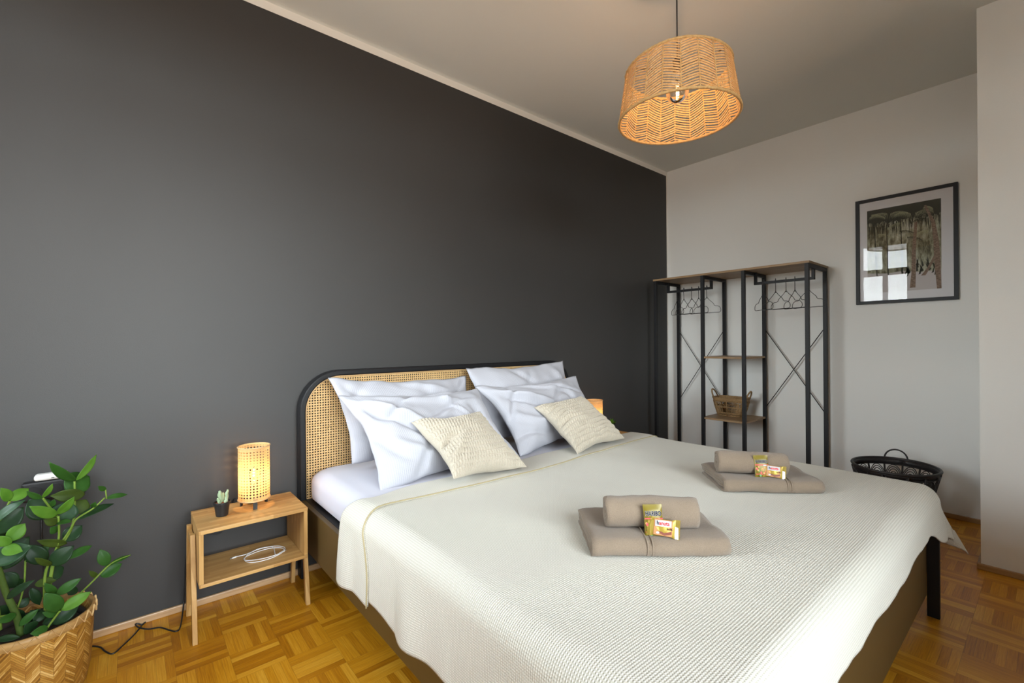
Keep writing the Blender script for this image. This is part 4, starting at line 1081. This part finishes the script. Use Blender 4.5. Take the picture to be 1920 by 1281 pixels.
# ------------------------------------------------------------------ framed picture
def picture():
    t = thing('framed_picture', 'palm beach photograph in a black frame with white mat on the white wall', 'picture', (XB-.012, .657, 1.77))
    y0, y1, z0, z1 = .392, .924, 1.400, 2.144; xf = XB-.022; w = .022
    b = MB(); b.box(xf, y0, z0, XB, y0+w, z1); b.box(xf, y1-w, z0, XB, y1, z1); b.box(xf, y0+w, z0, XB, y1-w, z0+w); b.box(xf, y0+w, z1-w, XB, y1-w, z1)
    part('frame', b, M['picture_frame'], t, bevel=.001)
    b = MB(); b.box(XB-.010, y0+w, z0+w, XB-.004, y1-w, z1-w); part('mat', b, M['mat_board'], t)
    # the print: w runs left to right as seen, h bottom to top
    py0, py1, pz0, pz1 = .472, .858, 1.478, 2.062; W = py1-py0; Hh = pz1-pz0
    def Q(u, v, k): return (XB-.0102-.00012*k, py1-u*W, pz0+v*Hh)
    t1 = MT('palm_grove_print', .7, spec=.1); x, y, z = t1.coords()
    n = t1.noise(t1.comb(x*0, y*3.0, z*1.0), 16, 6, .7); n2 = t1.noise(t1.vec, 7, 3)
    c = t1.ramp(n*.62+n2*.38, [(.34, (.06, .055, .04)), (.44, (.17, .16, .10)), (.54, (.38, .38, .27)), (.66, (.70, .70, .58))])
    t1.color(c)
    sand = simple('sand_print', (.60, .56, .55), .8, bump=(40, .001)); tr = MT('trunk_print', .8); x, y, z = tr.coords(); s_ = (z*1500+y*200).sin()
    nn_ = tr.noise(tr.comb(x, y*60, z*160), 1.2, 4); tr.color(tr.ramp(nn_*.8+s_*.12, [(.3, (.15, .10, .07)), (.6, (.42, .30, .22))])); dk = simple('foliage_print', (.040, .042, .028), .8); lt = simple('leaf_light_print', (.36, .37, .22), .8)
    b = MB(); b.cur = 0; b.poly([Q(0, 0, 0), Q(1, 0, 0), Q(1, 1, 0), Q(0, 1, 0)])
    b.cur = 1; b.poly([Q(0, 0, 1), Q(1, 0, 1), Q(1, .21, 1), Q(.75, .20, 1), Q(.5, .235, 1), Q(.3, .22, 1), Q(0, .24, 1)])
    def trunk(pts, ws, k, m_):
        b.cur = m_; n = len(pts)
        for i in range(n-1):
            (u, v), (u2, v2) = pts[i], pts[i+1]; b.poly([Q(u-ws[i], v, k), Q(u+ws[i], v, k), Q(u2+ws[i+1], v2, k), Q(u2-ws[i+1], v2, k)])
    rr = random.Random(5)
    # dark canopy with hanging fronds
    b.cur = 3; n_ = 70; top = []
    edge = [.83+.05*noise.noise(Vector((i*.21, 0, 0)))+.035*noise.noise(Vector((i*.9, 3, 0))) for i in range(n_+1)]
    for i in range(n_): b.poly([Q(i/n_, edge[i], 2), Q((i+1)/n_, edge[i+1], 2), Q((i+1)/n_, 1, 2), Q(i/n_, 1, 2)])
    for i in range(150):
        u = rr.random()*.985; v = rr.uniform(.78, .92); l = rr.uniform(.05, .20); b.poly([Q(u, v, 2.3), Q(u+.012, v, 2.3), Q(min(max(u+rr.uniform(-.02, .03), 0), .99), v-l, 2.3)])
    k_ = 3
    def frond(u, v, l, ang, m_):
        """an arching rib with drooping leaflets"""
        nonlocal k_
        k_ += .05; P = []
        for i in range(15): q = i/14; P.append((u+l*q*math.cos(ang), v+(l*q*math.sin(ang)-.55*l*q*q)*.66))
        b.cur = m_
        for i, (uu, vv) in enumerate(P[1:]):
            for sd in (-1, 1):
                L_ = .055*l/.3*(1-.5*i/14)*1.5; e_ = (uu+sd*L_*.35+.01*math.cos(ang), vv-L_)
                if 0 < uu < .985 and 0 < e_[0] < .99 and vv < .99: b.poly([Q(uu, vv, k_), Q(uu+.007, vv, k_), Q(e_[0], e_[1], k_)])
    for (u, v, l, ang, m_) in ((.30, .93, .30, 2.6, 4), (.32, .92, .28, .5, 4), (.10, .86, .22, .4, 3), (.62, .88, .30, 2.4, 4), (.66, .88, .28, .6, 4), (.70, .93, .25, .1, 3), (.50, .80, .22, 2.9, 4), (.82, .80, .2, 2.6, 3), (.15, .70, .18, .2, 4), (.45, .70, .2, .3, 3), (.85, .66, .18, 2.7, 4), (.55, .62, .2, .2, 3), (.90, .90, .2, 2.2, 4), (.05, .95, .2, .1, 4)):
        frond(u, v, l, ang, m_)
    for i in range(26):
        u = .52+rr.uniform(-.05, .40); v = rr.uniform(.20, .34); b.cur = 3; b.poly([Q(min(u, .97), v-.05, 6.5), Q(min(u+.03, .99), v-.04, 6.5), Q(min(u+rr.uniform(-.05, .07), .99), v+.05, 6.5)])
    trunk([(.63, .03), (.645, .2), (.65, .45), (.665, .62), (.68, .78)], [.038, .030, .026, .022, .02], 8, 2)
    trunk([(.97, .0), (.95, .3), (.935, .55), (.90, .75), (.80, .95)], [.028, .038, .034, .024, .015], 8.2, 2)
    trunk([(.77, .16), (.84, .24), (.93, .38)], [.03, .02, .018], 7.8, 2)
    trunk([(.14, .2), (.12, .5), (.11, .8)], [.008, .007, .006], 7.6, 3); trunk([(.30, .2), (.29, .5), (.28, .8)], [.009, .008, .006], 7.7, 3); trunk([(.50, .25), (.49, .5), (.47, .85)], [.008, .007, .006], 7.6, 3)
    part('print', b, [t1.m, sand, tr.m, dk, lt], t, label='printed photograph of palms on a sandy beach')
    b = MB(); b.box(XB-.016, y0+w-.002, z0+w-.002, XB-.0145, y1-w+.002, z1-w+.002); part('glass_pane', b, M['glass'], t)
picture()

# ------------------------------------------------------------------ pendant lamp
def pendant():
    cx, cy = 1.854, 1.064; zb, ztp = 2.126, 2.338; rb, rt = .251, .222
    t = thing('pendant_lamp', 'lit woven rattan pendant lamp hanging on a black cord above the bed', 'lamp', (cx, cy, ztp))
    b = MB(); b.tube([(cx, cy, 2.39), (cx, cy, 2.79)], .0032, 8); part('cord', b, M['black_plastic'], t, smooth=True)
    b = MB(); b.lathe([(0, H-.03), (.03, H-.03), (.045, H-.012), (.048, H), (0, H)], (cx, cy, 0), 24); part('ceiling_cap', b, M['black_plastic'], t, smooth=False)
    b = MB(); b.lathe([(0, 2.330), (.017, 2.330), (.019, 2.34), (.019, 2.385), (.010, 2.395), (0, 2.395)], (cx, cy, 0), 20); part('socket', b, M['black_plastic'], t)
    K = 22; rows = 19
    def pt(u, q, o=0.): 
        # slightly crushed, soft shade
        r = rb+(rt-rb)*q+o; r *= 1+.012*math.sin(2*u+.6)*q
        return Vector((cx+r*math.cos(u), cy+r*math.sin(u), zb+(ztp-zb)*q-.004*math.sin(3*u)*q))
    rib = MB()
    for k in range(K):
        u = 2*PI*k/K; rib.tube([pt(u+.004*math.sin(i*3), i/8, .001) for i in range(9)], .0017, 5)
        rib.tube([pt(u+.009, i/8, .001) for i in range(9)], .0013, 4)
    part('rib', rib, M['rattan'], t, label='vertical binding of the weave', smooth=True)
    sl = MB()
    for k in range(K):
        u0, u1 = 2*PI*k/K, 2*PI*(k+1)/K; sg = 1 if k % 2 else -1
        for i in range(-3, rows+4):
            for dbl in (0,):
                qa = (i+.5)/rows-sg*.055+random.uniform(-.006, .006); qb = (i+.5)/rows+sg*.055+random.uniform(-.006, .006); wd = (.033 if random.random() < .75 else .024)
                P = []
                for j in range(5):
                    f = j/4; q = qa+(qb-qa)*f; P.append((u0+(u1-u0)*f, q))
                if max(qa, qb) < .01 or min(qa, qb) > .99: continue
                lo = [pt(u, min(max(q-wd/2, 0), 1), .0015*math.sin(PI*f_)) for f_, (u, q) in zip((0, .25, .5, .75, 1), P)]
                hi = [pt(u, min(max(q+wd/2, 0), 1), .0015*math.sin(PI*f_)) for f_, (u, q) in zip((0, .25, .5, .75, 1), P)]
                sl.grid([lo, hi])
    part('weave', sl, M['rattan'], t, label='herringbone rattan weave', solid=.0014)
    for q, r in ((0, .0062), (1, .0058)):
        b = MB(); b.tube([pt(2*PI*k/72, q) for k in range(72)], r, 7, closed=True)
        b.tube([pt(2*PI*k/288, q)+Vector((.0035*math.cos(k*.9)*math.cos(2*PI*k/288), .0035*math.cos(k*.9)*math.sin(2*PI*k/288), .0035*math.sin(k*.9))) for k in range(288)], .0035, 5, closed=True)
        part('rim', b, M['rattan'], t, smooth=True)
    b = MB()
    for k in range(3): a = 2*PI*k/3+.5; b.tube([(cx+.015*math.cos(a), cy+.015*math.sin(a), 2.345), pt(a, .97)], .0022, 6)
    part('spider', b, M['black_wire'], t, smooth=True)
    # globe bulb with spiral filament
    g = MB(); zc = 2.246; g.lathe([(.013, 2.334), (.015, 2.318)]+[(.048*math.sin(a), zc+.048*math.cos(a)) for a in np.linspace(.42, PI, 16)], (cx, cy, 0), 28); bo = part('bulb', g, M['bulb_glass'], t, smooth=True)
    f = MB(); f.tube([(cx+.0055*math.cos(k*.7), cy+.0055*math.sin(k*.7), 2.212+k*.00095) for k in range(90)], .0009, 5); part('filament', f, M['filament'], bo, smooth=True)
    l = bpy.data.lights.new('pendant_light', 'POINT'); l.energy = 7; l.color = (1, .60, .34); l.shadow_soft_size = .006
    lo = bpy.data.objects.new('pendant_light', l); COL.objects.link(lo); lo.location = (cx, cy, 2.255)
pendant()
